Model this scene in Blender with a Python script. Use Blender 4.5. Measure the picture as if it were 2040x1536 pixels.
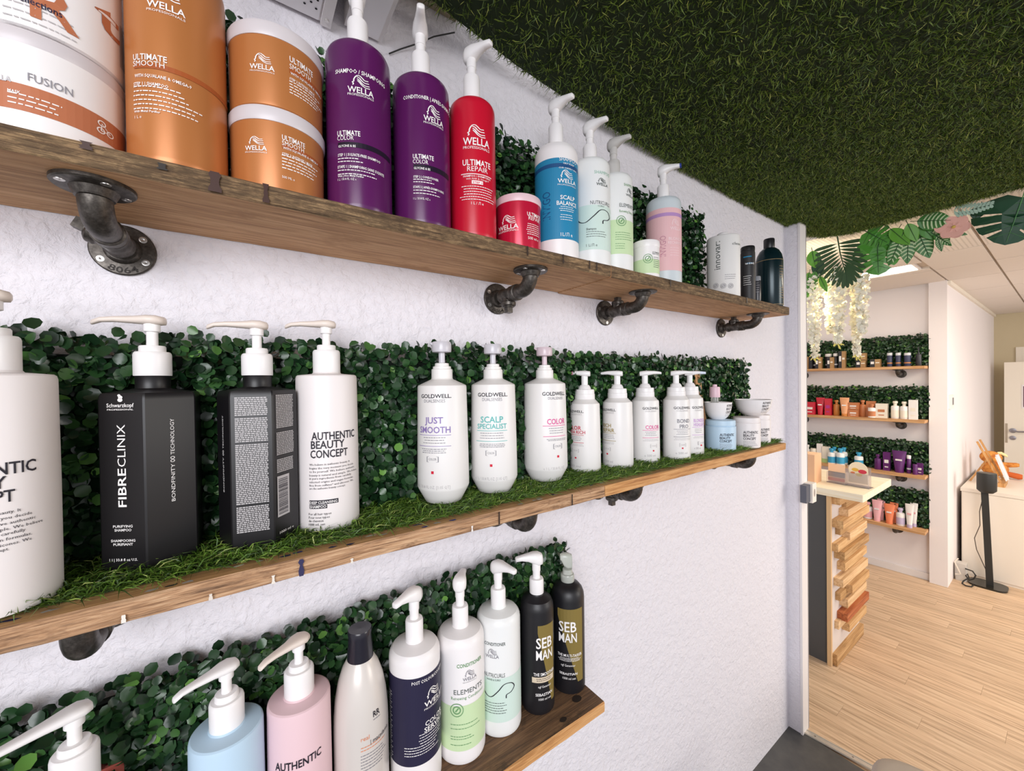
import bpy, math, random
import numpy as np
from mathutils import Matrix, Vector

for o in list(bpy.data.objects):
    bpy.data.objects.remove(o)
random.seed(7)
rng = np.random.default_rng(7)
SC = bpy.context.scene
COL = SC.collection
R = math.radians

# ------------------------------------------------------------------ camera
YAW, PITCH, ROLL, FPX = R(55.306), R(-0.554), R(-0.768), 775.76
CAM = Vector((0.0, -0.70, 1.50))
fwd = Vector((math.cos(YAW) * math.cos(PITCH), math.sin(YAW) * math.cos(PITCH), math.sin(PITCH)))
r0 = fwd.cross(Vector((0, 0, 1))).normalized()
u0 = r0.cross(fwd)
rt = r0 * math.cos(ROLL) + u0 * math.sin(ROLL)
up = u0 * math.cos(ROLL) - r0 * math.sin(ROLL)
cd = bpy.data.cameras.new('camera')
cd.sensor_width = 36.0
cd.lens = FPX * 36.0 / 2040.0
cd.clip_start = 0.02
cam = bpy.data.objects.new('camera', cd)
COL.objects.link(cam)
cam.matrix_world = Matrix(((rt.x, up.x, -fwd.x, CAM.x), (rt.y, up.y, -fwd.y, CAM.y), (rt.z, up.z, -fwd.z, CAM.z), (0, 0, 0, 1)))
SC.camera = cam

# ------------------------------------------------------------------ world and lights
w = bpy.data.worlds.new('world')
SC.world = w
w.use_nodes = True
bg = w.node_tree.nodes['Background']
bg.inputs[0].default_value = (0.97, 0.955, 1.0, 1)
bg.inputs[1].default_value = 0.55


def area(name, loc, target, sx, sy, power, col=(1, 1, 1)):
    l = bpy.data.lights.new(name, 'AREA')
    l.shape = 'RECTANGLE'
    l.size, l.size_y, l.energy, l.color = sx, sy, power, col
    o = bpy.data.objects.new(name, l)
    COL.objects.link(o)
    o.location = loc
    o.rotation_euler = (Vector(target) - Vector(loc)).to_track_quat('-Z', 'Y').to_euler()
    return o


area('window_daylight', (-1.3, -2.6, 2.0), (0.5, 0.0, 1.45), 1.8, 1.5, 62, (0.95, 0.96, 1.0))
area('salon_ceiling_lamp', (-0.35, -0.9, 2.75), (-0.1, -0.55, 1.0), 0.7, 0.5, 9, (1.0, 0.97, 0.95))
area('shop_ceiling_lamp', (3.3, -1.1, 2.10), (3.3, -1.1, 0), 1.2, 0.6, 20, (1.0, 0.88, 0.72))
area('shop_window_daylight', (3.6, -3.6, 1.9), (3.9, 0.2, 1.0), 2.0, 1.6, 58, (1.0, 0.95, 0.88))
SC.view_settings.view_transform = 'Standard'
SC.view_settings.look = 'None'
SC.view_settings.gamma = 1.0
SC.view_settings.use_curve_mapping = False
SC.view_settings.exposure = 0.27


# ------------------------------------------------------------------ materials
def lin(h):
    h = h.lstrip('#')
    c = [int(h[i:i + 2], 16) / 255 for i in (0, 2, 4)]
    return tuple(x / 12.92 if x <= 0.04045 else ((x + 0.055) / 1.055) ** 2.4 for x in c) + (1,)


MATS = {}


def mat(name, col='#ffffff', rough=0.5, metal=0.0, alpha=1.0, trans=0.0, emit=0.0, sub=0.0, coat=0.0, spec=0.5):
    if name in MATS:
        return MATS[name]
    m = bpy.data.materials.new(name)
    m.use_nodes = True
    b = m.node_tree.nodes['Principled BSDF']
    c = lin(col) if isinstance(col, str) else col
    b.inputs['Base Color'].default_value = c
    b.inputs['Roughness'].default_value = rough
    b.inputs['Metallic'].default_value = metal
    b.inputs['Transmission Weight'].default_value = trans
    b.inputs['Alpha'].default_value = alpha
    b.inputs['Specular IOR Level'].default_value = spec
    b.inputs['Coat Weight'].default_value = coat
    if sub:
        b.inputs['Subsurface Weight'].default_value = sub
        b.inputs['Subsurface Radius'].default_value = (0.006, 0.005, 0.004)
    if emit:
        b.inputs['Emission Color'].default_value = c
        b.inputs['Emission Strength'].default_value = emit
    MATS[name] = m
    return m


class NT:
    """small helper around a material's node tree"""

    def __init__(s, m):
        s.m, s.t = m, m.node_tree
        s.b = s.t.nodes['Principled BSDF']

    def n(s, kind, **kw):
        x = s.t.nodes.new(kind)
        for k, v in kw.items():
            if k in x.inputs:
                x.inputs[k].default_value = v
            else:
                setattr(x, k, v)
        return x

    def l(s, a, b):
        s.t.links.new(a, b)

    def ramp(s, fac, stops):
        r = s.n('ShaderNodeValToRGB')
        el = r.color_ramp.elements
        while len(el) < len(stops):
            el.new(0.5)
        for e, (p, c) in zip(el, stops):
            e.position = p
            e.color = lin(c) if isinstance(c, str) else c
        s.l(fac, r.inputs[0])
        return r.outputs[0]

    def coords(s, scale=(1, 1, 1), out='Object', rot=(0, 0, 0)):
        tc = s.n('ShaderNodeTexCoord')
        mp = s.n('ShaderNodeMapping')
        mp.inputs['Scale'].default_value = scale
        mp.inputs['Rotation'].default_value = rot
        s.l(tc.outputs[out], mp.inputs[0])
        return mp.outputs[0]

    def noise(s, vec, scale, detail=4, rough=0.6, dist=0.0):
        x = s.n('ShaderNodeTexNoise')
        x.inputs['Scale'].default_value = scale
        x.inputs['Detail'].default_value = detail
        x.inputs['Roughness'].default_value = rough
        x.inputs['Distortion'].default_value = dist
        s.l(vec, x.inputs['Vector'])
        return x.outputs['Fac']

    def bump(s, h, strength=0.5, dist=0.002):
        b = s.n('ShaderNodeBump')
        b.inputs['Strength'].default_value = strength
        b.inputs['Distance'].default_value = dist
        s.l(h, b.inputs['Height'])
        s.l(b.outputs[0], s.b.inputs['Normal'])
        return b

    def mix(s, fac, a, b, mode='MIX'):
        x = s.n('ShaderNodeMix', data_type='RGBA', blend_type=mode)
        for sock, v in ((x.inputs[0], fac), (x.inputs[6], a), (x.inputs[7], b)):
            if hasattr(v, 'links'):
                s.l(v, sock)
            else:
                sock.default_value = lin(v) if isinstance(v, str) else v
        return x.outputs[2]


def wood(name, dark, mid, light, axis='X', fine=1.0, rough=0.65, bump=0.5, spots=None, rand=0.0, blotch=None):
    m = mat(name, mid, rough)
    t = NT(m)
    k = {'X': (1.2, 22, 22), 'Y': (22, 1.2, 22), 'Z': (22, 22, 1.2)}[axis]
    v = t.coords(tuple(x * fine for x in k))
    n1 = t.noise(v, 3.0, 6, 0.65, 0.6)
    c = t.ramp(n1, [(0.36, dark), (0.5, mid), (0.64, light)])
    k2 = tuple(x * fine * (0.7 if x < 10 else 5) for x in k)
    n2 = t.noise(t.coords(k2), 4.0, 3, 0.5)
    c = t.mix(0.35, c, t.ramp(n2, [(0.35, dark), (0.6, light)]))
    if spots:
        n3 = t.noise(t.coords((5, 9, 9)), 2.2, 5, 0.7)
        c = t.mix(t.ramp(n3, [(0.55, '#000000'), (0.68, '#ffffff')]), c, spots)
    if blotch:
        n4 = t.noise(t.coords((60, 190, 190)), 1.0, 6, 0.75, 0.3)
        c = t.mix(t.ramp(n4, [(0.45, '#c8c8c8'), (0.60, '#000000')]), c, blotch)
    if rand:
        oi = t.n('ShaderNodeObjectInfo')
        hs = t.n('ShaderNodeHueSaturation')
        mr = t.n('ShaderNodeMapRange')
        mr.inputs[3].default_value = 1 - rand
        mr.inputs[4].default_value = 1 + rand
        t.l(oi.outputs['Random'], mr.inputs[0])
        t.l(mr.outputs[0], hs.inputs['Value'])
        t.l(c, hs.inputs['Color'])
        c = hs.outputs[0]
    t.l(c, t.b.inputs['Base Color'])
    t.bump(n2, bump, 0.001)
    return m


# ------------------------------------------------------------------ mesh building
class MB:
    def __init__(s):
        s.v, s.f, s.mi = [], [], []

    def add(s, vs, fs, mi=0):
        o = len(s.v)
        s.v.extend(tuple(map(float, v)) for v in vs)
        s.f.extend(tuple(i + o for i in f) for f in fs)
        s.mi.extend([mi] * len(fs))
        return s

    def box(s, x0, x1, y0, y1, z0, z1, mi=0):
        vs = [(x, y, z) for z in (z0, z1) for y in (y0, y1) for x in (x0, x1)]
        return s.add(vs, [(0, 2, 3, 1), (4, 5, 7, 6), (0, 1, 5, 4), (2, 6, 7, 3), (0, 4, 6, 2), (1, 3, 7, 5)], mi)

    def rbox(s, x0, x1, y0, y1, z0, z1, r, k=4, mi=0):
        """box with rounded vertical edges"""
        ring = []
        for cx, cy, a0 in ((x1 - r, y1 - r, 0), (x0 + r, y1 - r, 90), (x0 + r, y0 + r, 180), (x1 - r, y0 + r, 270)):
            for i in range(k + 1):
                a = R(a0 + 90 * i / k)
                ring.append((cx + r * math.cos(a), cy + r * math.sin(a)))
        return s.prism(ring, z0, z1, mi)

    def prism(s, ring, z0, z1, mi=0, ch=0.0):
        n = len(ring)
        zs = [(z0, 1)] if not ch else [(z0, 1 - ch), (z0 + (z1 - z0) * 0.02, 1)]
        zs += [(z1, 1)] if not ch else [(z1 - (z1 - z0) * 0.02, 1), (z1, 1 - ch)]
        cx = sum(p[0] for p in ring) / n
        cy = sum(p[1] for p in ring) / n
        vs = [(cx + (x - cx) * k, cy + (y - cy) * k, z) for z, k in zs for x, y in ring]
        fs = [(j * n + i, j * n + (i + 1) % n, (j + 1) * n + (i + 1) % n, (j + 1) * n + i) for j in range(len(zs) - 1) for i in range(n)]
        fs += [tuple(range(n - 1, -1, -1)), tuple((len(zs) - 1) * n + i for i in range(n))]
        return s.add(vs, fs, mi)

    def lathe(s, prof, n=40, cx=0, cy=0, sx=1, sy=1, mi=0, M=None, cap=True):
        vs, fs = [], []
        for r, z in prof:
            for i in range(n):
                a = 2 * math.pi * i / n
                vs.append(Vector((cx + r * sx * math.cos(a), cy + r * sy * math.sin(a), z)))
        k = len(prof)
        for j in range(k - 1):
            for i in range(n):
                fs.append((j * n + i, j * n + (i + 1) % n, (j + 1) * n + (i + 1) % n, (j + 1) * n + i))
        if cap:
            if prof[0][0] > 1e-6:
                fs.append(tuple(range(n - 1, -1, -1)))
            if prof[-1][0] > 1e-6:
                fs.append(tuple((k - 1) * n + i for i in range(n)))
        if M:
            vs = [M @ v for v in vs]
        return s.add(vs, fs, mi)

    def tube(s, pts, rad, n=10, mi=0, closed=False):
        pts = [Vector(p) for p in pts]
        m = len(pts)
        rads = rad if isinstance(rad, (list, tuple)) else [rad] * m
        t0 = (pts[1] - pts[0]).normalized()
        nrm = t0.cross(Vector((0, 0, 1)))
        if nrm.length < 1e-3:
            nrm = t0.cross(Vector((1, 0, 0)))
        nrm.normalize()
        vs = []
        for i, p in enumerate(pts):
            a, b = pts[max(i - 1, 0)], pts[min(i + 1, m - 1)]
            t = (b - a).normalized()
            nrm = (nrm - t * nrm.dot(t)).normalized()
            bn = t.cross(nrm)
            for j in range(n):
                an = 2 * math.pi * j / n
                vs.append(p + (nrm * math.cos(an) + bn * math.sin(an)) * rads[i])
        fs = [(i * n + j, i * n + (j + 1) % n, (i + 1) * n + (j + 1) % n, (i + 1) * n + j) for i in range(m - 1) for j in range(n)]
        fs += [tuple(range(n - 1, -1, -1)), tuple((m - 1) * n + j for j in range(n))]
        return s.add(vs, fs, mi)

    def loft(s, secs, n=14, pw=2.5, mi=0, M=None):
        """secs: (x, z, half width, half height[, y]) along local x"""
        vs = []
        for sec in secs:
            x, z, hw, hh = sec[:4]
            y0 = sec[4] if len(sec) > 4 else 0
            for j in range(n):
                a = 2 * math.pi * j / n
                c, q = math.cos(a), math.sin(a)
                vs.append(Vector((x, y0 + hw * math.copysign(abs(c) ** (2 / pw), c), z + hh * math.copysign(abs(q) ** (2 / pw), q))))
        if M:
            vs = [M @ v for v in vs]
        m = len(secs)
        fs = [(i * n + j, i * n + (j + 1) % n, (i + 1) * n + (j + 1) % n, (i + 1) * n + j) for i in range(m - 1) for j in range(n)]
        fs += [tuple(range(n - 1, -1, -1)), tuple((m - 1) * n + j for j in range(n))]
        return s.add(vs, fs, mi)

    def build(s, name, m, parent=None, smooth=None, loc=None, rotz=None):
        me = bpy.data.meshes.new(name)
        me.from_pydata(s.v, [], s.f)
        for x in (m if isinstance(m, (list, tuple)) else [m]):
            me.materials.append(x)
        if any(s.mi):
            me.polygons.foreach_set('material_index', s.mi)
        if smooth:
            me.polygons.foreach_set('use_smooth', [True] * len(me.polygons))
            me.set_sharp_from_angle(angle=R(smooth))
        me.update()
        o = bpy.data.objects.new(name, me)
        COL.objects.link(o)
        if parent:
            o.parent = parent
        if loc:
            o.location = loc
        if rotz is not None:
            o.rotation_euler[2] = rotz
        return o


def bigmesh(name, V, F, m, parent=None, tint=None, k=4, smooth=False):
    """fast mesh from numpy arrays, F (n,k) faces"""
    me = bpy.data.meshes.new(name)
    V = np.asarray(V, dtype=np.float32)
    F = np.asarray(F, dtype=np.int32)
    me.vertices.add(len(V))
    me.vertices.foreach_set('co', V.ravel())
    me.loops.add(F.size)
    me.loops.foreach_set('vertex_index', F.ravel())
    me.polygons.add(len(F))
    me.polygons.foreach_set('loop_start', np.arange(len(F), dtype=np.int32) * F.shape[1])
    if tint is not None:
        at = me.attributes.new('tint', 'FLOAT', 'POINT')
        at.data.foreach_set('value', np.asarray(tint, dtype=np.float32))
    if smooth:
        me.polygons.foreach_set('use_smooth', np.ones(len(F), dtype=bool))
    me.materials.append(m)
    me.update(calc_edges=True)
    me.validate()
    o = bpy.data.objects.new(name, me)
    COL.objects.link(o)
    if parent:
        o.parent = parent
    return o


def tag(o, label, cat, group=None, kind=None):
    o['label'] = label
    o['category'] = cat
    if group:
        o['group'] = group
    if kind:
        o['kind'] = kind
    return o


def struct(o, label=None):
    o['kind'] = 'structure'
    if label:
        o['label'] = label
    return o


def thing(name, label, cat, loc=(0, 0, 0), rotz=0, group=None):
    o = bpy.data.objects.new(name, None)
    COL.objects.link(o)
    o.empty_display_size = 0.02
    o.location = loc
    o.rotation_euler = (0, 0, rotz)
    return tag(o, label, cat, group)


# ------------------------------------------------------------------ lettering
GL = {}
CAPH = 1.0


def glyphs(txt, bold=0):
    key = (txt, bold)
    if key in GL:
        return GL[key]
    cu = bpy.data.curves.new('lettering_curve', 'FONT')
    cu.body = txt
    cu.size = 1.0
    cu.resolution_u = 1 if len(txt) > 14 else 2
    cu.offset = 0.014 if bold else 0.0
    cu.fill_mode = 'FRONT'
    ob = bpy.data.objects.new('lettering_curve', cu)
    me = bpy.data.meshes.new_from_object(ob)
    V = np.zeros(len(me.vertices) * 3, dtype=np.float32)
    me.vertices.foreach_get('co', V)
    V = V.reshape(-1, 3)[:, :2]
    F = [tuple(p.vertices) for p in me.polygons]
    if len(V):
        V = V - np.array([V[:, 0].min(), 0])
        V = V / CAPH
        wd = V[:, 0].max()
    else:
        wd = 1
    bpy.data.objects.remove(ob)
    bpy.data.curves.remove(cu)
    bpy.data.meshes.remove(me)
    GL[key] = (V, F, wd)
    return GL[key]


CAPH = float(glyphs('H')[0][:, 1].max())
GL.clear()


def smoothline(pts, k=5):
    P = [np.array(p, float) for p in pts]
    P = [2 * P[0] - P[1]] + P + [2 * P[-1] - P[-2]]
    out = []
    for i in range(1, len(P) - 2):
        for j in range(k):
            t = j / k
            a, b, c, d = P[i - 1:i + 3]
            out.append(0.5 * ((2 * b) + (-a + c) * t + (2 * a - 5 * b + 4 * c - d) * t * t + (-a + 3 * b - 3 * c + d) * t ** 3))
    out.append(P[-2])
    return out


def ribbon(pts, wd):
    P = [np.array(p, float) for p in pts]
    V, F = [], []
    for i, p in enumerate(P):
        t = P[min(i + 1, len(P) - 1)] - P[max(i - 1, 0)]
        t = t / (np.hypot(*t) + 1e-9)
        n = np.array([-t[1], t[0]]) * wd / 2
        V += [p + n, p - n]
    for i in range(len(P) - 1):
        F.append((2 * i, 2 * i + 1, 2 * i + 3, 2 * i + 2))
    return V, F


LOGO = [[(0.02, 0.0), (0.06, 0.14), (0.0, 0.26), (0.08, 0.36), (0.1, 0.6), (0.24, 0.92), (0.42, 1.0), (0.58, 0.84), (0.74, 0.66), (0.96, 0.7)],
        [(0.27, 0.84), (0.42, 0.78), (0.56, 0.56), (0.74, 0.42), (1.0, 0.47)],
        [(0.28, 0.66), (0.4, 0.56), (0.56, 0.3), (0.76, 0.16), (1.03, 0.22)],
        [(0.3, 0.5), (0.42, 0.34), (0.58, 0.1), (0.8, -0.04), (1.06, 0.02)]]
SWIRL = [(-0.1, 0.62), (0.02, 0.28), (0.2, 0.2), (0.42, 0.55), (0.62, 0.92), (0.86, 0.9), (0.98, 0.62), (0.86, 0.38), (0.7, 0.3), (0.68, 0.1)]
RING = [(math.cos(a), math.sin(a)) for a in np.linspace(0, 2 * math.pi, 25)]


class Print:
    """flat print wrapped round a body of revolution (rad(z)) or laid on a plane"""

    def __init__(s, rad=None, plane=None):
        s.rad, s.plane, s.parts, s.cur = rad, plane, {}, 0

    def xyz(s, u, z, eps, base):
        # u: angle (rad) for round bodies / metres for planes
        if s.plane:
            o, ax, nr = s.plane
            return o + ax * u + nr * eps + Vector((0, 0, z))
        r = s.rad(z) + eps
        return (r * math.sin(u), -r * math.cos(u), z)

    def put(s, kind, col, V, F, eps):
        mb = s.parts.setdefault((kind, col, s.cur), MB())
        mb.add([s.xyz(u, z, eps, 0) for u, z in V], F)

    def grid(s, kind, col, a0, a1, z0, z1, eps, n=None):
        n = n or max(1, int(abs(a1 - a0) / 0.12)) if not s.plane else 1
        V, F = [], []
        for i in range(n + 1):
            a = a0 + (a1 - a0) * i / n
            V += [(a, z0), (a, z1)]
        for i in range(n):
            F.append((2 * i, 2 * i + 2, 2 * i + 3, 2 * i + 1))
        s.put(kind, col, V, F, eps)

    def items(s, its):
        rr = random.Random(len(its))
        for it in its:
            k = it[0]
            s.cur += 1
            if k == 'T':
                _, txt, a0, a1, z, cap, col, bold = it
                V, F, wd = glyphs(txt, bold)
                a0r = R(a0)
                r = s.rad(z / 1e3)
                span = (R(a1) - a0r) if a1 is not None else wd * cap / 1e3 / r
                s.put('lettering', col, [(a0r + x / wd * span, (z + y * cap * 0.88) / 1e3) for x, y in V], F, 0.0007)
            elif k == 'V':
                _, txt, a1, z0, cap, ln, col, bold = it
                V, F, wd = glyphs(txt, bold)
                r = s.rad(z0 / 1e3)
                s.put('lettering', col, [(R(a1) - y * cap / 1e3 / r, (z0 + x / wd * ln) / 1e3) for x, y in V], F, 0.0007)
            elif k == 'R':
                _, a0, a1, z0, z1, col = it
                s.grid('print_bar', col, R(a0), R(a1), z0 / 1e3, z1 / 1e3, 0.0005)
            elif k == 'B':
                _, a0, a1, z0, z1, col = it
                s.grid('label', col, -math.pi, math.pi, z0 / 1e3, z1 / 1e3, 0.00025 if z1 - z0 > 14 else 0.0004, 64)
            elif k == 'M':
                _, a0, a1, z0, z1, col, n, al = it
                pit = (z1 - z0) / n
                for i in range(n):
                    zt = z1 - pit * i - pit * 0.15
                    zb = zt - min(pit * 0.5, 1.1)
                    L = rr.uniform(0.72, 1.0) if n > 1 else 1.0
                    q0 = a0 if al == 'l' else a0 + (a1 - a0) * (1 - L) / 2
                    q1 = q0 + (a1 - a0) * L
                    x = q0
                    un = (a1 - a0) / max(6, 26 * abs(a1 - a0) / 90)
                    while x < q1 - un * 0.2:
                        wd = un * rr.uniform(0.6, 2.0)
                        s.grid('small_print', col, R(x), R(min(x + wd, q1)), zb / 1e3, zt / 1e3, 0.0006, 2)
                        x += wd + un * 0.35
            elif k == 'L':
                _, a0, a1, z0, z1, col = it
                for st in LOGO:
                    V, F = ribbon(smoothline(st), 0.075)
                    s.put('logo', col, [(R(a0 + (a1 - a0) * x), (z0 + (z1 - z0) * (0.08 + 0.9 * y)) / 1e3) for x, y in V], F, 0.0007)
            elif k == 'O':
                _, a, z, rad, col = it
                r = s.rad(z / 1e3)
                for q, wd in ((0.98, 0.12), (0.55, 0.18)):
                    V, F = ribbon([(x * q, y * q) for x, y in RING], wd)
                    s.put('emblem', col, [(R(a) + x * rad / 1e3 / r, (z + y * rad) / 1e3) for x, y in V], F, 0.0007)
                V, F = ribbon([(-0.2, -0.25), (0.1, 0.1), (0.25, 0.3)], 0.2)
                s.put('emblem', col, [(R(a) + x * rad / 1e3 / r, (z + y * rad) / 1e3) for x, y in V], F, 0.0007)
            elif k == 'K':
                _, a0, a1, z0, z1, col = it
                for sg in (0, 1):
                    x0, x1 = (0, 0.16) if not sg else (1, 0.84)
                    V, F = ribbon([(x1, 0), (x0, 0), (x0, 1), (x1, 1)], 0.07)
                    s.put('lettering', col, [(R(a0 + (a1 - a0) * x), (z0 + (z1 - z0) * y) / 1e3) for x, y in V], F, 0.0007)
                V, F, wd = glyphs('COLOR', 0)
                s.put('lettering', col, [(R(a0 + (a1 - a0) * (0.15 + 0.7 * x / wd)), (z0 + (z1 - z0) * (0.32 + 0.4 * y)) / 1e3) for x, y in V], F, 0.0007)
            elif k == 'S':
                _, a0, a1, z0, z1, col = it
                P = smoothline(SWIRL, 6)
                V, F = ribbon(P, 0.035)
                s.put('swirl', col, [(R(a0 + (a1 - a0) * x), (z0 + (z1 - z0) * y) / 1e3) for x, y in V], F, 0.0007)
            elif k == 'Q':
                _, a0, a1, z0, z1, col = it
                for cx, cy in ((0.2, 0.2), (0.25, 0.78), (0.75, 0.25)):
                    V, F = ribbon([(cx + x * 0.2, cy + y * 0.2) for x, y in RING], 0.07)
                    s.put('emblem', col, [(R(a0 + (a1 - a0) * x), (z0 + (z1 - z0) * y) / 1e3) for x, y in V], F, 0.0007)
                V, F = ribbon([(0.2, 0.2), (0.25, 0.78), (0.75, 0.25), (0.2, 0.2)], 0.08)
                s.put('emblem', col, [(R(a0 + (a1 - a0) * x), (z0 + (z1 - z0) * y) / 1e3) for x, y in V], F, 0.0007)
            elif k == 'G':
                _, a0, a1, z0, z1, col = it
                n = 8
                V, F = [], []
                for i in range(n + 1):
                    t = i / n
                    lo = max(0.0, 1 - t / 0.75)
                    V += [(R(a0 + (a1 - a0) * t), (z0 + (z1 - z0) * lo * 0.9) / 1e3), (R(a0 + (a1 - a0) * t), z1 / 1e3)]
                for i in range(n):
                    F.append((2 * i, 2 * i + 2, 2 * i + 3, 2 * i + 1))
                s.put('label', col, V, F, 0.0003)
        return s

    def build(s, root):
        for (kind, col, _), mb in s.parts.items():
            o = mb.build(kind, INK(col), root)
            if kind == 'small_print':
                o['kind'] = 'stuff'


INKS = dict(white='#f4f0ee', black='#1c0d24', dark='#25222c', grey='#8d8b92', greyd='#5d6462', greyl='#bdb9ba', silver='#c9c6ca', navy='#2a2740',
            copper='#b9714f', copperd='#a4552a', redd='#d21f3a', blue='#2683ad', blued='#1f4f80', mint='#cfe2d9', mintd='#9cc5b2', lime='#c9dfb2',
            greend='#6f9c6c', pinkl='#e6b9bc', pinkd='#c4899a', pinkw='#f3d9dc', lav='#b48cc0', gold='#b99a6a', golds='#83713c', beige='#d9c8b0',
            purp='#8f7bb5', teal='#5fb8b4', mag='#e0559a', redt='#c9314b', olive='#a08d4e', lil='#c99ad6', orange='#e0936f')


def INK(c):
    return mat('ink_' + c, INKS[c], 0.45, spec=0.3)

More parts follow.
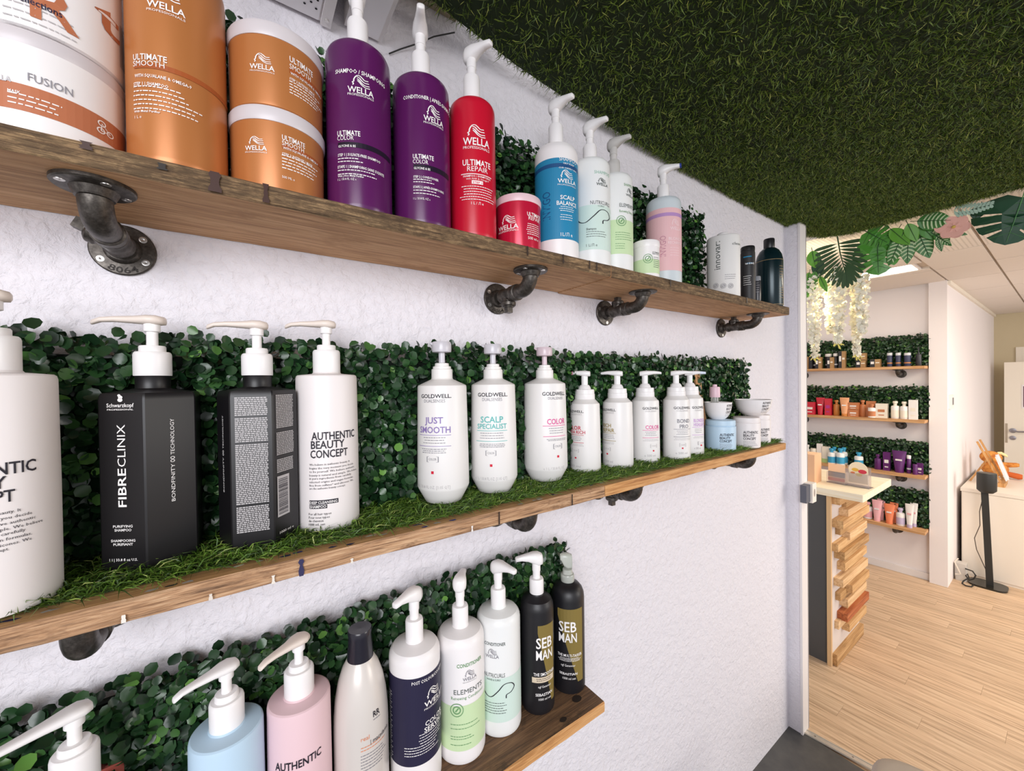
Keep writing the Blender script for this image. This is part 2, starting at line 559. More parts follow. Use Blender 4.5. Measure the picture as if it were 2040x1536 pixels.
# ------------------------------------------------------------------ product placement: x, y, z, turn, radius, print (angles in degrees, heights in mm)
DATA = {
'fusion': (-0.1576, -0.1040, 1.7335, 14.8, 0.0560, [
  ('T', 'FUSION', -12.4, 15.7, 45.5, 7.94, 'grey', 0),
  ('B', -0.7, -0.7, 17.2, 40.9, 'copper'),
  ('T', 'MASK', -25.1, -17.0, 31.4, 2.7, 'white', 1),
  ('M', -25.3, 10.4, 19.5, 32.3, 'white', 3, 'l'),
  ('T', 'WELLA', -40.2, -22.7, 40.1, 5.33, 'silver', 1),
  ('Q', 33.9, 50.9, 24.1, 36.6, 'white'),
]),
'oilref': (-0.1565, -0.1040, 1.8275, 14.7, 0.0560, [
  ('T', 'eflections', -17.7, 8.9, 21.7, 6.46, 'navy', 1),
  ('T', 'R', -11.2, 20.3, 11.7, 37.55, 'copper', 1),
  ('T', 't', 32.8, 61.7, 37.8, 32.07, 'copper', 1),
  ('M', -28.3, 21.0, -5.3, 21.0, 'greyl', 4, 'l'),
  ('T', '||||||||', 62.4, 75.3, 27.3, 38.16, 'black', 0),
]),
'smooth': (-0.0545, -0.1103, 1.7335, 5.3, 0.0447, [
  ('L', -24.5, 1.4, 173.8, 189.7, 'white'),
  ('T', 'WELLA', -32.9, 8.3, 162.7, 7.94, 'white', 1),
  ('T', 'PROFESSIONALS', -33.0, 8.2, 158.5, 2.65, 'white', 0),
  ('T', 'ULTIMATE', -52.9, -11.9, 107.1, 6.81, 'white', 1),
  ('T', 'SMOOTH', -53.1, -14.6, 100.7, 6.29, 'white', 0),
  ('R', -52.5, 85.6, 98.6, 104.0, 'copperd'),
  ('T', 'WITH SQUALANE & OMEGA-9', -51.1, 13.3, 89.1, 3.7, 'white', 1),
  ('T', 'STEP 1 | SHAMPOO', -53.0, -10.9, 80.7, 3.67, 'white', 1),
  ('M', -53.3, 12.5, 71.5, 81.0, 'white', 2, 'l'),
  ('M', -53.9, 33.8, 53.6, 71.7, 'white', 4, 'l'),
  ('T', 'With Metal Purifier', -53.2, -20.0, 52.7, 2.62, 'white', 1),
  ('T', '1 L e', -52.5, -42.5, 46.7, 3.15, 'white', 0),
]),
'ojar_low': (0.0450, -0.1019, 1.7335, -4.3, 0.0531, [
  ('L', -34.7, -17.7, 51.7, 61.2, 'white'),
  ('T', 'WELLA', -40.4, -13.5, 45.2, 5.95, 'white', 1),
  ('T', 'PROFESSIONALS', -40.5, -13.5, 42.2, 1.79, 'white', 0),
  ('T', 'ULTIMATE', 3.5, 31.7, 62.6, 6.78, 'white', 1),
  ('T', 'SMOOTH', 3.4, 30.1, 56.2, 6.16, 'white', 0),
  ('R', 3.3, 77.4, 52.9, 57.9, 'copperd'),
  ('T', 'WITH SQUALANE & OMEGA-9', 4.4, 53.9, 52.0, 3.12, 'white', 1),
  ('T', 'STEP 2 INTENSE | MASK', 3.2, 43.4, 44.7, 3.1, 'white', 1),
  ('M', 3.0, 60.0, 26.7, 45.5, 'white', 5, 'l'),
  ('T', '500 ML e', 2.8, 17.5, 16.9, 3.06, 'white', 0),
]),
'ojar_up': (0.0450, -0.1019, 1.7335, -4.3, 0.0531, [
  ('L', -26.1, -8.0, 148.3, 159.5, 'white'),
  ('T', 'WELLA', -32.0, -3.3, 141.2, 6.55, 'white', 1),
  ('T', 'PROFESSIONALS', -32.0, -3.4, 138.2, 1.79, 'white', 0),
  ('T', 'ULTIMATE', 13.9, 46.5, 161.2, 7.52, 'white', 1),
  ('T', 'SMOOTH', 13.8, 42.6, 152.8, 6.87, 'white', 0),
  ('R', 13.6, 84.8, 147.9, 153.7, 'copperd'),
  ('T', 'WITH SQUALANE & OMEGA-9', 14.8, 67.0, 146.3, 3.17, 'white', 1),
  ('T', 'STEP 2 INTENSE | MASK', 13.5, 49.9, 139.3, 3.14, 'white', 1),
  ('M', 13.3, 70.6, 121.5, 138.7, 'white', 5, 'l'),
]),
'purple1': (0.1452, -0.1114, 1.7335, -13.9, 0.0436, [
  ('T', 'SHAMPOO / SHAMPOING', -40.6, 50.3, 181.0, 6.06, 'white', 1),
  ('L', -10.1, 17.3, 164.5, 179.3, 'white'),
  ('T', 'WELLA', -18.3, 25.4, 155.8, 8.76, 'white', 1),
  ('T', 'PROFESSIONALS', -18.4, 25.3, 151.7, 3.37, 'white', 0),
  ('T', 'ULTIMATE', -38.6, 1.4, 98.1, 7.37, 'white', 1),
  ('T', 'COLOR', -38.8, -9.5, 92.1, 6.7, 'white', 0),
  ('R', -37.9, 67.1, 82.8, 89.5, 'black'),
  ('T', 'GLYCINE & B5', -36.9, -6.3, 82.7, 3.35, 'white', 1),
  ('T', 'STEP 1 | SULFATE-FREE SHAMPOO', -38.3, 36.6, 70.7, 4.04, 'white', 1),
  ('M', -38.5, 10.8, 60.9, 68.9, 'white', 2, 'l'),
  ('T', 'ETAPE 1 | SHAMPOING SANS SULFATE', -38.8, 44.6, 54.9, 4.05, 'white', 1),
  ('M', -39.0, 41.9, 43.4, 53.5, 'white', 2, 'l'),
  ('T', 'With | Avec Metal Purifier', -39.1, 6.1, 43.4, 2.68, 'white', 1),
  ('T', '1 L / 33.8 FL OZ e', -39.2, -6.4, 38.7, 3.35, 'white', 0),
]),
'purple2': (0.2401, -0.1116, 1.7335, -22.2, 0.0434, [
  ('T', 'CONDITIONER | APRÈS-SHAMPOO', -36.2, 78.4, 185.1, 5.94, 'white', 1),
  ('L', 10.8, 37.3, 162.5, 179.0, 'white'),
  ('T', 'WELLA', 3.8, 46.4, 154.3, 8.99, 'white', 1),
  ('T', 'PROFESSIONALS', 3.8, 46.3, 150.5, 3.0, 'white', 0),
  ('T', 'ULTIMATE', -17.6, 22.7, 97.1, 7.42, 'white', 1),
  ('T', 'COLOR', -17.7, 11.4, 90.0, 6.67, 'white', 0),
  ('R', -16.9, 65.6, 81.4, 88.9, 'black'),
  ('T', 'GLYCINE & B5', -15.9, 15.2, 81.4, 3.71, 'white', 1),
  ('T', 'STEP 2 | CONDITIONER', -17.2, 32.2, 68.8, 3.72, 'white', 1),
  ('M', -17.3, 26.3, 60.4, 67.8, 'white', 2, 'l'),
  ('T', 'ETAPE 2 | APRÈS-SHAMPOOING', -17.5, 44.9, 53.8, 3.72, 'white', 1),
  ('M', -17.6, 37.8, 43.1, 52.0, 'white', 2, 'l'),
  ('T', '1 L / 33.8 FL OZ e', -17.8, 14.2, 37.0, 3.71, 'white', 0),
]),
'red': (0.3289, -0.1163, 1.7335, -29.4, 0.0387, [
  ('L', -10.4, 30.1, 160.5, 179.7, 'white'),
  ('T', 'WELLA', -22.4, 43.8, 147.6, 12.91, 'white', 1),
  ('T', 'PROFESSIONALS', -22.5, 43.6, 141.2, 4.84, 'white', 0),
  ('T', 'ULTIMATE', -24.4, 46.4, 114.7, 10.49, 'white', 1),
  ('T', 'REPAIR', -13.3, 37.6, 105.3, 8.89, 'white', 0),
  ('R', -28.8, 49.8, 100.6, 101.8, 'white'),
  ('T', 'SHAMPOO / SHAMPOING', -23.6, 45.8, 96.2, 3.23, 'white', 1),
  ('T', 'with AHA & Omega-9', -16.0, 40.5, 92.0, 3.23, 'white', 0),
  ('R', -2.8, 24.2, 85.1, 90.8, 'white'),
  ('T', 'STEP 1', -0.5, 21.6, 85.9, 3.64, 'redd', 1),
  ('M', -35.4, 63.0, 57.6, 82.6, 'white', 6, 'c'),
  ('T', '1 L / Л e', -4.8, 24.7, 52.1, 4.85, 'white', 0),
]),
'redjar': (0.4249, -0.1137, 1.7335, -35.9, 0.0413, [
  ('L', -42.6, -7.8, 43.8, 59.5, 'white'),
  ('T', 'WELLA', -57.6, 0.4, 35.0, 8.82, 'white', 1),
  ('T', 'PROFESSIONALS', -57.8, 0.3, 30.6, 3.53, 'white', 0),
  ('T', 'ULTIMATE', 22.1, 70.1, 57.7, 7.11, 'white', 1),
  ('T', 'REPAIR', 26.0, 65.8, 50.9, 7.11, 'white', 0),
  ('M', 19.0, 65.1, 23.6, 44.9, 'white', 6, 'c'),
  ('T', '500 ml e', 24.0, 58.5, 16.7, 5.33, 'white', 0),
]),
'blue': (0.5207, -0.1124, 1.7335, -41.5, 0.0426, [
  ('B', 0.5, 0.5, 34.8, 187.2, 'blue'),
  ('B', 1.5, 1.5, 169.4, 176.9, 'blued'),
  ('T', 'SHAMPOO', 7.9, 62.2, 181.3, 7.59, 'white', 0),
  ('T', 'OILY SCALP', 18.2, 51.9, 175.6, 3.33, 'white', 1),
  ('T', 'CUIR CHEVELU GRAS', 6.4, 61.7, 167.0, 2.85, 'white', 1),
  ('L', 11.7, 44.8, 148.7, 164.8, 'white'),
  ('T', 'WELLA', 3.4, 58.0, 140.2, 8.54, 'white', 1),
  ('T', 'PROFESSIONALS', 3.3, 57.8, 135.4, 2.85, 'white', 0),
  ('T', 'SCALP', 9.3, 52.3, 109.2, 8.54, 'white', 1),
  ('T', 'BALANCE', 0.2, 59.3, 98.5, 8.54, 'white', 1),
  ('M', 3.9, 51.8, 85.2, 96.6, 'white', 3, 'c'),
  ('M', 4.9, 47.2, 68.1, 81.4, 'white', 3, 'c'),
  ('T', '1L/Л e', 9.4, 42.6, 39.9, 7.59, 'white', 0),
  ('V', 'INVIGO', -15.7, 72.9, 16.28, 52.6, 'blued', 0),
]),
'nutri': (0.6139, -0.1147, 1.7335, -46.4, 0.0410, [
  ('B', -0.1, -0.1, 32.0, 121.9, 'mint'),
  ('T', 'SHAMPOO', 11.9, 68.3, 184.4, 7.12, 'mintd', 0),
  ('L', 23.3, 48.1, 167.3, 176.4, 'greyd'),
  ('T', 'WELLA', 17.3, 57.4, 161.2, 6.1, 'greyd', 1),
  ('T', 'NUTRICURLS', -0.2, 65.7, 122.9, 8.12, 'greyd', 0),
  ('T', 'CURLS', 21.0, 40.8, 118.2, 3.05, 'greyd', 0),
  ('S', -33.4, 68.7, 81.1, 114.4, 'dark'),
  ('T', 'Shampoo', -12.3, 15.9, 71.3, 5.07, 'greyd', 1),
  ('M', -12.4, 49.8, 54.8, 69.0, 'greyd', 3, 'l'),
  ('T', '1 L/Л e', -12.8, 18.2, 37.9, 6.09, 'greyd', 0),
]),
'elem': (0.7020, -0.1032, 1.7335, -49.6, 0.0410, [
  ('B', -0.1, -0.1, 41.7, 115.7, 'lime'),
  ('T', 'SHAMPOO', 31.6, 72.6, 189.5, 6.59, 'greend', 0),
  ('L', 43.4, 65.8, 175.2, 186.2, 'greyd'),
  ('T', 'WELLA', 38.5, 78.2, 168.6, 5.5, 'greyd', 1),
  ('T', 'ELEMENTS', 16.3, 76.3, 143.4, 8.75, 'greyd', 0),
  ('T', 'Renewing Shampoo', 16.1, 75.5, 131.4, 6.57, 'greend', 0),
  ('O', 22.1, 112.9, 10.91, 'greend'),
  ('M', 3.4, 63.6, 69.6, 89.2, 'greend', 4, 'l'),
  ('M', 3.0, 42.3, 49.8, 65.0, 'greend', 3, 'l'),
]),
'ejar': (0.7868, -0.1248, 1.7335, -53.8, 0.0302, [
  ('B', -1.1, -1.1, 10.8, 42.8, 'lime'),
  ('O', 9.0, 43.4, 10.31, 'greend'),
  ('T', 'ELEMENTS', 28.8, 73.8, 53.2, 6.89, 'greyd', 0),
  ('M', 33.2, 72.6, 21.3, 47.7, 'greyd', 6, 'l'),
]),
'pink': (0.8822, -0.1081, 1.7335, -56.1, 0.0419, [
  ('B', 0.3, 0.3, 32.0, 183.8, 'pinkl'),
  ('B', 1.0, 1.0, 163.2, 171.7, 'lav'),
  ('V', 'INVIGO', 7.4, 66.1, 13.73, 49.9, 'pinkd', 0),
  ('L', 27.3, 54.1, 140.7, 156.5, 'pinkw'),
  ('T', 'WELLA', 21.0, 65.4, 129.7, 8.53, 'pinkw', 1),
  ('T', 'BLONDE', 15.8, 68.9, 105.3, 7.31, 'pinkw', 1),
  ('T', 'RECHARGE', 14.1, 68.6, 95.5, 7.31, 'pinkw', 1),
  ('M', 15.4, 60.3, 63.9, 88.2, 'pinkw', 4, 'c'),
]),
'innovar': (1.1800, -0.1062, 1.7335, -63.3, 0.0438, [
  ('V', 'innovar:', -9.9, 85.6, 16.69, 81.8, 'greyd', 0),
  ('T', 'clean', 32.0, 76.9, 152.3, 8.62, 'greyd', 0),
  ('M', 4.9, 48.4, 51.6, 68.8, 'grey', 3, 'l'),
  ('O', -26.4, 39.4, 7.3, 'grey'),
  ('O', -0.3, 36.0, 7.21, 'grey'),
  ('O', 25.2, 34.4, 7.18, 'grey'),
]),
'dark': (1.2602, -0.1386, 1.7335, -66.0, 0.0194, [
  ('T', 'hair & body', -18.0, 53.9, 106.7, 5.97, 'white', 1),
  ('M', -36.3, 27.6, 42.0, 73.3, 'white', 5, 'l'),
]),
'mini': (1.2880, -0.1517, 1.7335, -66.9, 0.0103, [
  ('M', -13.9, 38.9, 21.7, 62.3, 'greyl', 6, 'l'),
]),
'black': (1.4415, -0.1242, 1.7335, -68.2, 0.0388, [
]),
'abc2': (0.1041, -0.0636, 1.2930, -9.3, 0.0420, [
  ('T', 'AUTHENTIC', -29.2, 55.5, 129.5, 12.02, 'dark', 1),
  ('T', 'BEAUTY', -30.5, 30.0, 117.4, 11.95, 'dark', 1),
  ('T', 'CONCEPT', -31.8, 36.3, 104.5, 11.96, 'dark', 1),
  ('T', 'We believe in authentic beauty. It', -34.2, 40.8, 93.9, 3.1, 'dark', 0),
  ('T', 'begins the very moment you decide', -34.3, 50.4, 88.9, 3.1, 'dark', 0),
  ('T', 'to be yourself. We believe authentic', -34.5, 53.5, 84.0, 3.11, 'dark', 0),
  ('T', 'beauty is natural and simple. We believe', -34.6, 60.9, 79.0, 3.11, 'dark', 0),
  ('T', 'in pure ingredients from carefully', -34.7, 44.1, 74.6, 3.1, 'dark', 0),
  ('T', 'selected origins and vegan formulas,', -34.9, 49.7, 69.7, 3.1, 'dark', 0),
  ('T', 'free from sulfates* and silicones. We', -35.0, 49.5, 64.9, 3.1, 'dark', 0),
  ('T', 'are the authentic beauty concept.', -35.1, 30.6, 60.7, 3.09, 'dark', 0),
  ('R', -35.6, 16.3, 39.5, 45.5, 'dark'),
  ('T', 'DEEP CLEANSING', -34.6, 14.4, 40.6, 3.85, 'white', 1),
  ('R', -35.8, -3.4, 33.7, 39.0, 'dark'),
  ('T', 'SHAMPOO', -34.8, -5.1, 34.8, 3.85, 'white', 1),
  ('T', 'For all hair types', -37.3, 3.3, 24.8, 3.5, 'dark', 0),
  ('T', 'Pour tous types', -37.4, 0.6, 20.0, 3.5, 'dark', 0),
  ('T', 'de cheveux', -37.5, -9.9, 15.3, 3.5, 'dark', 0),
  ('T', '1000 mL net', -37.7, -7.4, 10.3, 3.5, 'dark', 0),
]),
'abc1': (-0.1961, -0.1130, 1.2930, 18.5, 0.0420, [
  ('T', 'AUTHENTIC', -50.4, 34.3, 129.5, 12.02, 'dark', 1),
  ('T', 'BEAUTY', -51.7, 8.8, 117.4, 11.95, 'dark', 1),
  ('T', 'CONCEPT', -53.0, 15.1, 104.5, 11.96, 'dark', 1),
  ('T', 'We believe in authentic beauty. It', -55.4, 19.6, 93.9, 3.1, 'dark', 0),
  ('T', 'begins the very moment you decide', -55.5, 29.2, 88.9, 3.1, 'dark', 0),
  ('T', 'to be yourself. We believe authentic', -55.7, 32.3, 84.0, 3.11, 'dark', 0),
  ('T', 'beauty is natural and simple. We believe', -55.8, 39.7, 79.0, 3.11, 'dark', 0),
  ('T', 'in pure ingredients from carefully', -55.9, 22.9, 74.6, 3.1, 'dark', 0),
  ('T', 'selected origins and vegan formulas,', -56.1, 28.5, 69.7, 3.1, 'dark', 0),
  ('T', 'free from sulfates* and silicones. We', -56.2, 28.3, 64.9, 3.1, 'dark', 0),
  ('T', 'are the authentic beauty concept.', -56.3, 9.4, 60.7, 3.09, 'dark', 0),
  ('T', 'DEEP CLEANSING', -55.8, -6.8, 40.6, 3.85, 'white', 1),
  ('T', 'SHAMPOO', -56.0, -26.3, 34.8, 3.85, 'white', 1),
  ('T', 'For all hair types', -58.5, -17.9, 24.8, 3.5, 'dark', 0),
  ('T', 'Pour tous types', -58.6, -20.6, 20.0, 3.5, 'dark', 0),
  ('T', 'de cheveux', -58.7, -31.1, 15.3, 3.5, 'dark', 0),
  ('T', '1000 mL net', -58.9, -28.6, 10.3, 3.5, 'dark', 0),
]),
'just': (0.2915, -0.0613, 1.2930, -24.5, 0.0452, [
  ('T', 'GOLDWELL.', -53.3, 20.0, 181.6, 7.08, 'dark', 1),
  ('T', 'DUALSENSES', -43.5, 5.8, 174.1, 5.83, 'grey', 0),
  ('T', 'JUST', -41.5, 0.9, 139.1, 11.68, 'purp', 1),
  ('T', 'SMOOTH', -57.5, 16.6, 123.2, 11.68, 'purp', 1),
  ('R', -59.9, 17.6, 119.1, 119.9, 'purp'),
  ('M', -50.3, 9.8, 103.2, 116.6, 'grey', 3, 'c'),
  ('R', -60.7, 17.3, 100.7, 101.5, 'purp'),
  ('M', -54.5, 10.6, 88.1, 97.3, 'grey', 3, 'c'),
  ('K', -36.1, -10.7, 74.7, 83.9, 'grey'),
  ('R', -26.6, -20.9, 54.9, 59.6, 'redd'),
  ('T', 'e 1 L / 33.8 FL.OZ. [1.05 QT]', -75.1, 13.7, 30.3, 5.43, 'greyl', 0),
]),
'scalp': (0.3970, -0.0629, 1.2930, -31.9, 0.0444, [
  ('T', 'GOLDWELL.', -41.3, 37.2, 180.6, 7.73, 'dark', 1),
  ('T', 'DUALSENSES', -28.2, 21.8, 172.5, 6.37, 'grey', 0),
  ('T', 'SCALP', -33.2, 23.6, 133.3, 12.29, 'teal', 1),
  ('T', 'SPECIALIST', -42.8, 32.9, 121.9, 10.01, 'teal', 1),
  ('R', -44.6, 34.3, 117.8, 118.7, 'teal'),
  ('M', -39.9, 29.8, 101.4, 115.1, 'grey', 3, 'c'),
  ('R', -47.0, 33.9, 98.7, 99.6, 'teal'),
  ('M', -43.6, 33.7, 86.8, 95.0, 'grey', 3, 'c'),
  ('K', -19.7, 4.2, 73.1, 82.3, 'grey'),
  ('R', -10.3, -4.4, 53.0, 57.6, 'redd'),
  ('T', 'e 1 L / 33.8 FL.OZ. [1.05 QT]', -51.0, 31.0, 28.4, 5.93, 'greyl', 0),
]),
'color': (0.5298, -0.0573, 1.2930, -39.5, 0.0464, [
  ('T', 'GOLDWELL.', -6.8, 65.0, 178.0, 8.11, 'dark', 1),
  ('T', 'DUALSENSES', 8.1, 53.8, 169.8, 6.09, 'grey', 0),
  ('T', 'COLOR', 4.8, 59.8, 120.0, 12.19, 'mag', 1),
  ('R', -6.5, 62.6, 116.1, 117.2, 'mag'),
  ('M', 5.8, 56.8, 98.6, 112.9, 'grey', 3, 'c'),
  ('R', -5.6, 61.9, 94.8, 95.8, 'mag'),
  ('M', 3.0, 64.7, 85.4, 90.5, 'grey', 2, 'c'),
  ('K', 20.8, 45.3, 69.8, 80.0, 'grey'),
  ('R', 30.2, 36.3, 51.9, 56.5, 'redd'),
  ('T', 'e 1 L / 33.8 FL.OZ.', -5.4, 54.5, 27.8, 6.09, 'greyl', 0),
]),
'cxr': (0.6525, -0.0532, 1.2930, -45.3, 0.0352, [
  ('T', 'GOLDWELL.', -87.5, -4.1, 135.3, 5.9, 'dark', 1),
  ('T', 'DUALSENSES', -71.6, -11.4, 129.7, 3.97, 'greyl', 0),
  ('T', 'COLOR', -87.7, -13.9, 96.6, 9.66, 'redt', 1),
  ('T', 'EXTRA RICH', -87.5, 0.5, 87.8, 7.93, 'redt', 1),
  ('R', -87.4, -5.0, 84.4, 85.3, 'redt'),
  ('M', -87.7, -10.6, 70.6, 81.9, 'grey', 3, 'c'),
  ('R', -87.4, -5.3, 67.3, 68.2, 'redt'),
  ('M', -87.4, -5.4, 59.1, 64.8, 'greyl', 2, 'c'),
  ('K', -53.6, -24.5, 45.5, 53.5, 'greyl'),
  ('R', -41.4, -34.3, 31.2, 34.7, 'redd'),
  ('T', 'e 500 ml', -87.7, -17.4, 12.0, 5.7, 'greyl', 0),
]),
'rich': (0.7469, -0.0690, 1.2930, -49.8, 0.0364, [
  ('T', 'GOLDWELL.', -75.8, -5.4, 134.6, 6.16, 'dark', 1),
  ('T', 'DUALSENSES', -49.8, -12.8, 128.7, 4.14, 'greyl', 0),
  ('T', 'RICH', -65.5, -24.8, 96.1, 9.54, 'olive', 1),
  ('T', 'REPAIR', -66.0, -11.6, 85.2, 9.5, 'olive', 1),
  ('R', -81.5, -6.3, 82.0, 82.9, 'olive'),
  ('M', -58.1, -11.8, 67.5, 79.4, 'grey', 3, 'c'),
  ('R', -85.6, -6.6, 64.1, 65.1, 'olive'),
  ('M', -87.9, -6.7, 55.5, 61.5, 'greyl', 2, 'c'),
  ('K', -59.0, -27.7, 40.6, 48.9, 'greyl'),
  ('R', -45.3, -37.8, 31.0, 34.6, 'redd'),
  ('T', 'e 500 ml', -60.2, -18.5, 13.0, 5.95, 'greyl', 0),
]),
'colors': (0.8482, -0.0730, 1.2930, -53.5, 0.0352, [
  ('T', 'GOLDWELL.', -9.8, 65.6, 133.5, 6.46, 'dark', 1),
  ('T', 'DUALSENSES', 1.7, 50.3, 127.2, 4.35, 'greyl', 0),
  ('T', 'COLOR', 1.1, 63.8, 84.9, 10.57, 'mag', 1),
  ('R', -10.6, 63.7, 81.5, 82.5, 'mag'),
  ('M', -3.0, 52.1, 66.3, 78.7, 'grey', 3, 'c'),
  ('R', -10.9, 63.0, 62.8, 63.8, 'mag'),
  ('M', -11.0, 62.8, 53.8, 60.1, 'greyl', 2, 'c'),
  ('K', 20.0, 48.3, 38.6, 47.3, 'greyl'),
  ('R', 29.3, 36.2, 29.3, 33.0, 'redd'),
  ('T', 'e 500 ml', -3.8, 42.1, 16.5, 6.22, 'greyl', 0),
]),
'bond': (0.9349, -0.1050, 1.2930, -57.5, 0.0340, [
  ('T', 'GOLDWELL.', -10.1, 78.5, 131.8, 6.62, 'dark', 1),
  ('T', 'DUALSENSES', 1.8, 56.1, 125.4, 4.46, 'greyl', 0),
  ('T', 'BOND', 3.4, 63.5, 96.7, 10.83, 'grey', 1),
  ('T', 'PRO', 13.2, 55.1, 83.2, 10.2, 'grey', 1),
  ('R', -10.8, 74.9, 79.8, 80.8, 'grey'),
  ('M', -2.9, 58.5, 64.2, 77.0, 'grey', 3, 'c'),
  ('R', -11.1, 73.8, 60.6, 61.7, 'grey'),
  ('M', -11.2, 73.5, 51.5, 57.8, 'greyl', 2, 'c'),
  ('K', 12.6, 39.3, 36.1, 45.0, 'greyl'),
  ('R', 21.8, 28.3, 30.4, 34.2, 'redd'),
  ('T', 'e 500 ml', -3.7, 47.1, 17.0, 6.38, 'greyl', 0),
]),
'blond': (1.0243, -0.0898, 1.2930, -59.2, 0.0352, [
  ('T', 'GOLDWELL.', 9.5, 79.4, 127.8, 7.04, 'dark', 1),
  ('T', 'DUALSENSES', 21.9, 56.3, 121.0, 4.74, 'greyl', 0),
  ('T', 'BLONDES &', 15.1, 76.8, 91.1, 10.17, 'lil', 1),
  ('T', 'HIGHLIGHTS', 15.0, 76.1, 80.3, 9.49, 'lil', 1),
  ('R', 8.8, 75.9, 76.6, 77.7, 'lil'),
  ('M', 16.9, 58.8, 60.0, 73.6, 'grey', 3, 'c'),
  ('R', 8.5, 74.8, 56.2, 57.3, 'lil'),
  ('M', 8.4, 74.4, 46.5, 53.2, 'greyl', 2, 'c'),
  ('K', 34.3, 88.3, 29.5, 39.0, 'greyl'),
  ('R', 46.1, 56.0, 26.1, 30.2, 'redd'),
  ('T', 'e 500 ml', 16.2, 47.4, 18.0, 6.78, 'greyl', 0),
]),
'bluejar': (1.1507, -0.1084, 1.2930, -62.8, 0.0409, [
  ('T', 'AUTHENTIC', -1.7, 56.3, 44.7, 7.81, 'dark', 1),
  ('T', 'BEAUTY', -1.8, 37.8, 35.7, 7.82, 'dark', 1),
  ('T', 'CONCEPT', -1.9, 44.9, 26.8, 7.82, 'dark', 1),
  ('M', -2.0, 55.8, 9.1, 23.4, 'grey', 4, 'l'),
]),
'jar2': (1.2630, -0.1298, 1.2930, -65.7, 0.0374, [
  ('T', 'AUTHENTIC', -11.9, 51.6, 43.7, 8.17, 'dark', 1),
  ('T', 'BEAUTY', -12.0, 32.3, 34.2, 8.19, 'dark', 1),
  ('T', 'CONCEPT', -12.1, 39.9, 24.9, 8.18, 'dark', 1),
  ('M', -12.2, 51.2, 6.5, 21.4, 'grey', 4, 'l'),
]),
'jar3': (1.3750, -0.1160, 1.2930, -67.0, 0.0340, [
  ('T', 'AUTHENTIC', 11.5, 60.8, 41.7, 7.93, 'dark', 1),
  ('T', 'BEAUTY', 11.4, 44.5, 32.5, 7.93, 'dark', 1),
  ('T', 'CONCEPT', 11.3, 50.7, 23.3, 7.93, 'dark', 1),
  ('M', 11.2, 60.1, 3.5, 19.4, 'grey', 4, 'l'),
]),
'jar4': (1.4751, -0.0930, 1.2930, -67.6, 0.0270, [
]),
'bowl1': (1.1581, -0.0979, 1.2930, -62.5, 0.0375, [
]),
'bowl2': (1.3330, -0.1186, 1.2930, -66.4, 0.0515, [
]),
'dropper': (1.1650, -0.0855, 1.2930, -62.2, 0.0147, [
]),
'elemc': (0.3108, -0.0801, 0.8575, -26.6, 0.0414, [
  ('B', -1.4, -1.4, 25.3, 101.4, 'lime'),
  ('T', 'CONDITIONER', -9.6, 55.3, 165.9, 6.75, 'greend', 1),
  ('L', 9.6, 31.4, 148.5, 159.5, 'grey'),
  ('T', 'WELLA', 3.8, 38.2, 142.6, 5.91, 'grey', 1),
  ('T', 'PROFESSIONALS', 3.7, 38.1, 139.2, 1.69, 'grey', 0),
  ('T', 'ELEMENTS', -17.6, 55.8, 121.0, 8.84, 'greyd', 0),
  ('T', 'Renewing Conditioner', -24.0, 60.4, 112.1, 5.89, 'greend', 0),
  ('O', -11.1, 95.0, 10.9, 'greend'),
  ('M', -26.4, 51.6, 57.7, 72.0, 'greend', 2, 'l'),
  ('M', -26.8, 29.9, 42.8, 51.3, 'greend', 2, 'l'),
  ('M', -27.1, 23.0, 33.0, 37.2, 'greend', 1, 'l'),
]),
'nutric': (0.3928, -0.0770, 0.8575, -32.2, 0.0410, [
  ('B', -1.2, -1.2, 29.1, 109.2, 'mint'),
  ('T', 'CONDITIONER', -38.2, 16.9, 168.1, 6.31, 'greyd', 1),
  ('L', -28.1, -5.9, 151.2, 162.1, 'grey'),
  ('T', 'WELLA', -35.5, -0.2, 145.7, 6.32, 'grey', 1),
  ('T', 'NUTRICURLS', -39.7, 14.4, 110.8, 8.13, 'greyd', 0),
  ('T', 'WAVES & CURLS', -33.3, 2.8, 105.0, 3.16, 'greyd', 1),
  ('S', -37.0, 42.0, 69.1, 100.0, 'dark'),
  ('M', -39.5, 27.0, 42.8, 65.6, 'greyd', 5, 'l'),
]),
'seb1': (0.4764, -0.0885, 0.8575, -37.9, 0.0331, [
  ('G', 2.0, 68.2, 23.9, 174.0, 'golds'),
  ('T', 'SEB', -4.0, 54.5, 130.6, 22.16, 'white', 1),
  ('T', 'MAN', -4.5, 56.7, 108.3, 20.24, 'white', 1),
  ('T', 'THE SMOOTHER', -13.7, 66.7, 77.5, 6.75, 'white', 1),
  ('R', -19.1, 62.0, 64.4, 75.0, 'beige'),
  ('M', -8.8, 52.1, 66.0, 72.8, 'dark', 2, 'c'),
  ('T', 'ogf Genevour', 1.0, 48.8, 54.7, 4.82, 'white', 0),
  ('T', 'SEBASTIAN', -7.8, 53.9, 38.7, 5.79, 'white', 1),
  ('T', '1000 ml net', 2.1, 48.0, 30.4, 4.83, 'white', 0),
]),
'seb2': (0.5616, -0.0865, 0.8575, -42.5, 0.0344, [
  ('G', -37.3, 56.1, 26.1, 175.7, 'golds'),
  ('T', 'SEB', -32.3, 28.4, 130.1, 22.55, 'white', 1),
  ('T', 'MAN', -32.9, 29.8, 108.5, 20.5, 'white', 1),
  ('T', 'THE MULTI-TASKER', -37.9, 49.4, 78.8, 6.15, 'white', 1),
  ('M', -38.1, 46.6, 68.4, 76.7, 'white', 3, 'c'),
  ('T', 'ogf Genevour', -26.1, 23.0, 58.9, 5.13, 'white', 0),
  ('T', 'SEBASTIAN', -32.4, 30.3, 41.4, 5.13, 'white', 1),
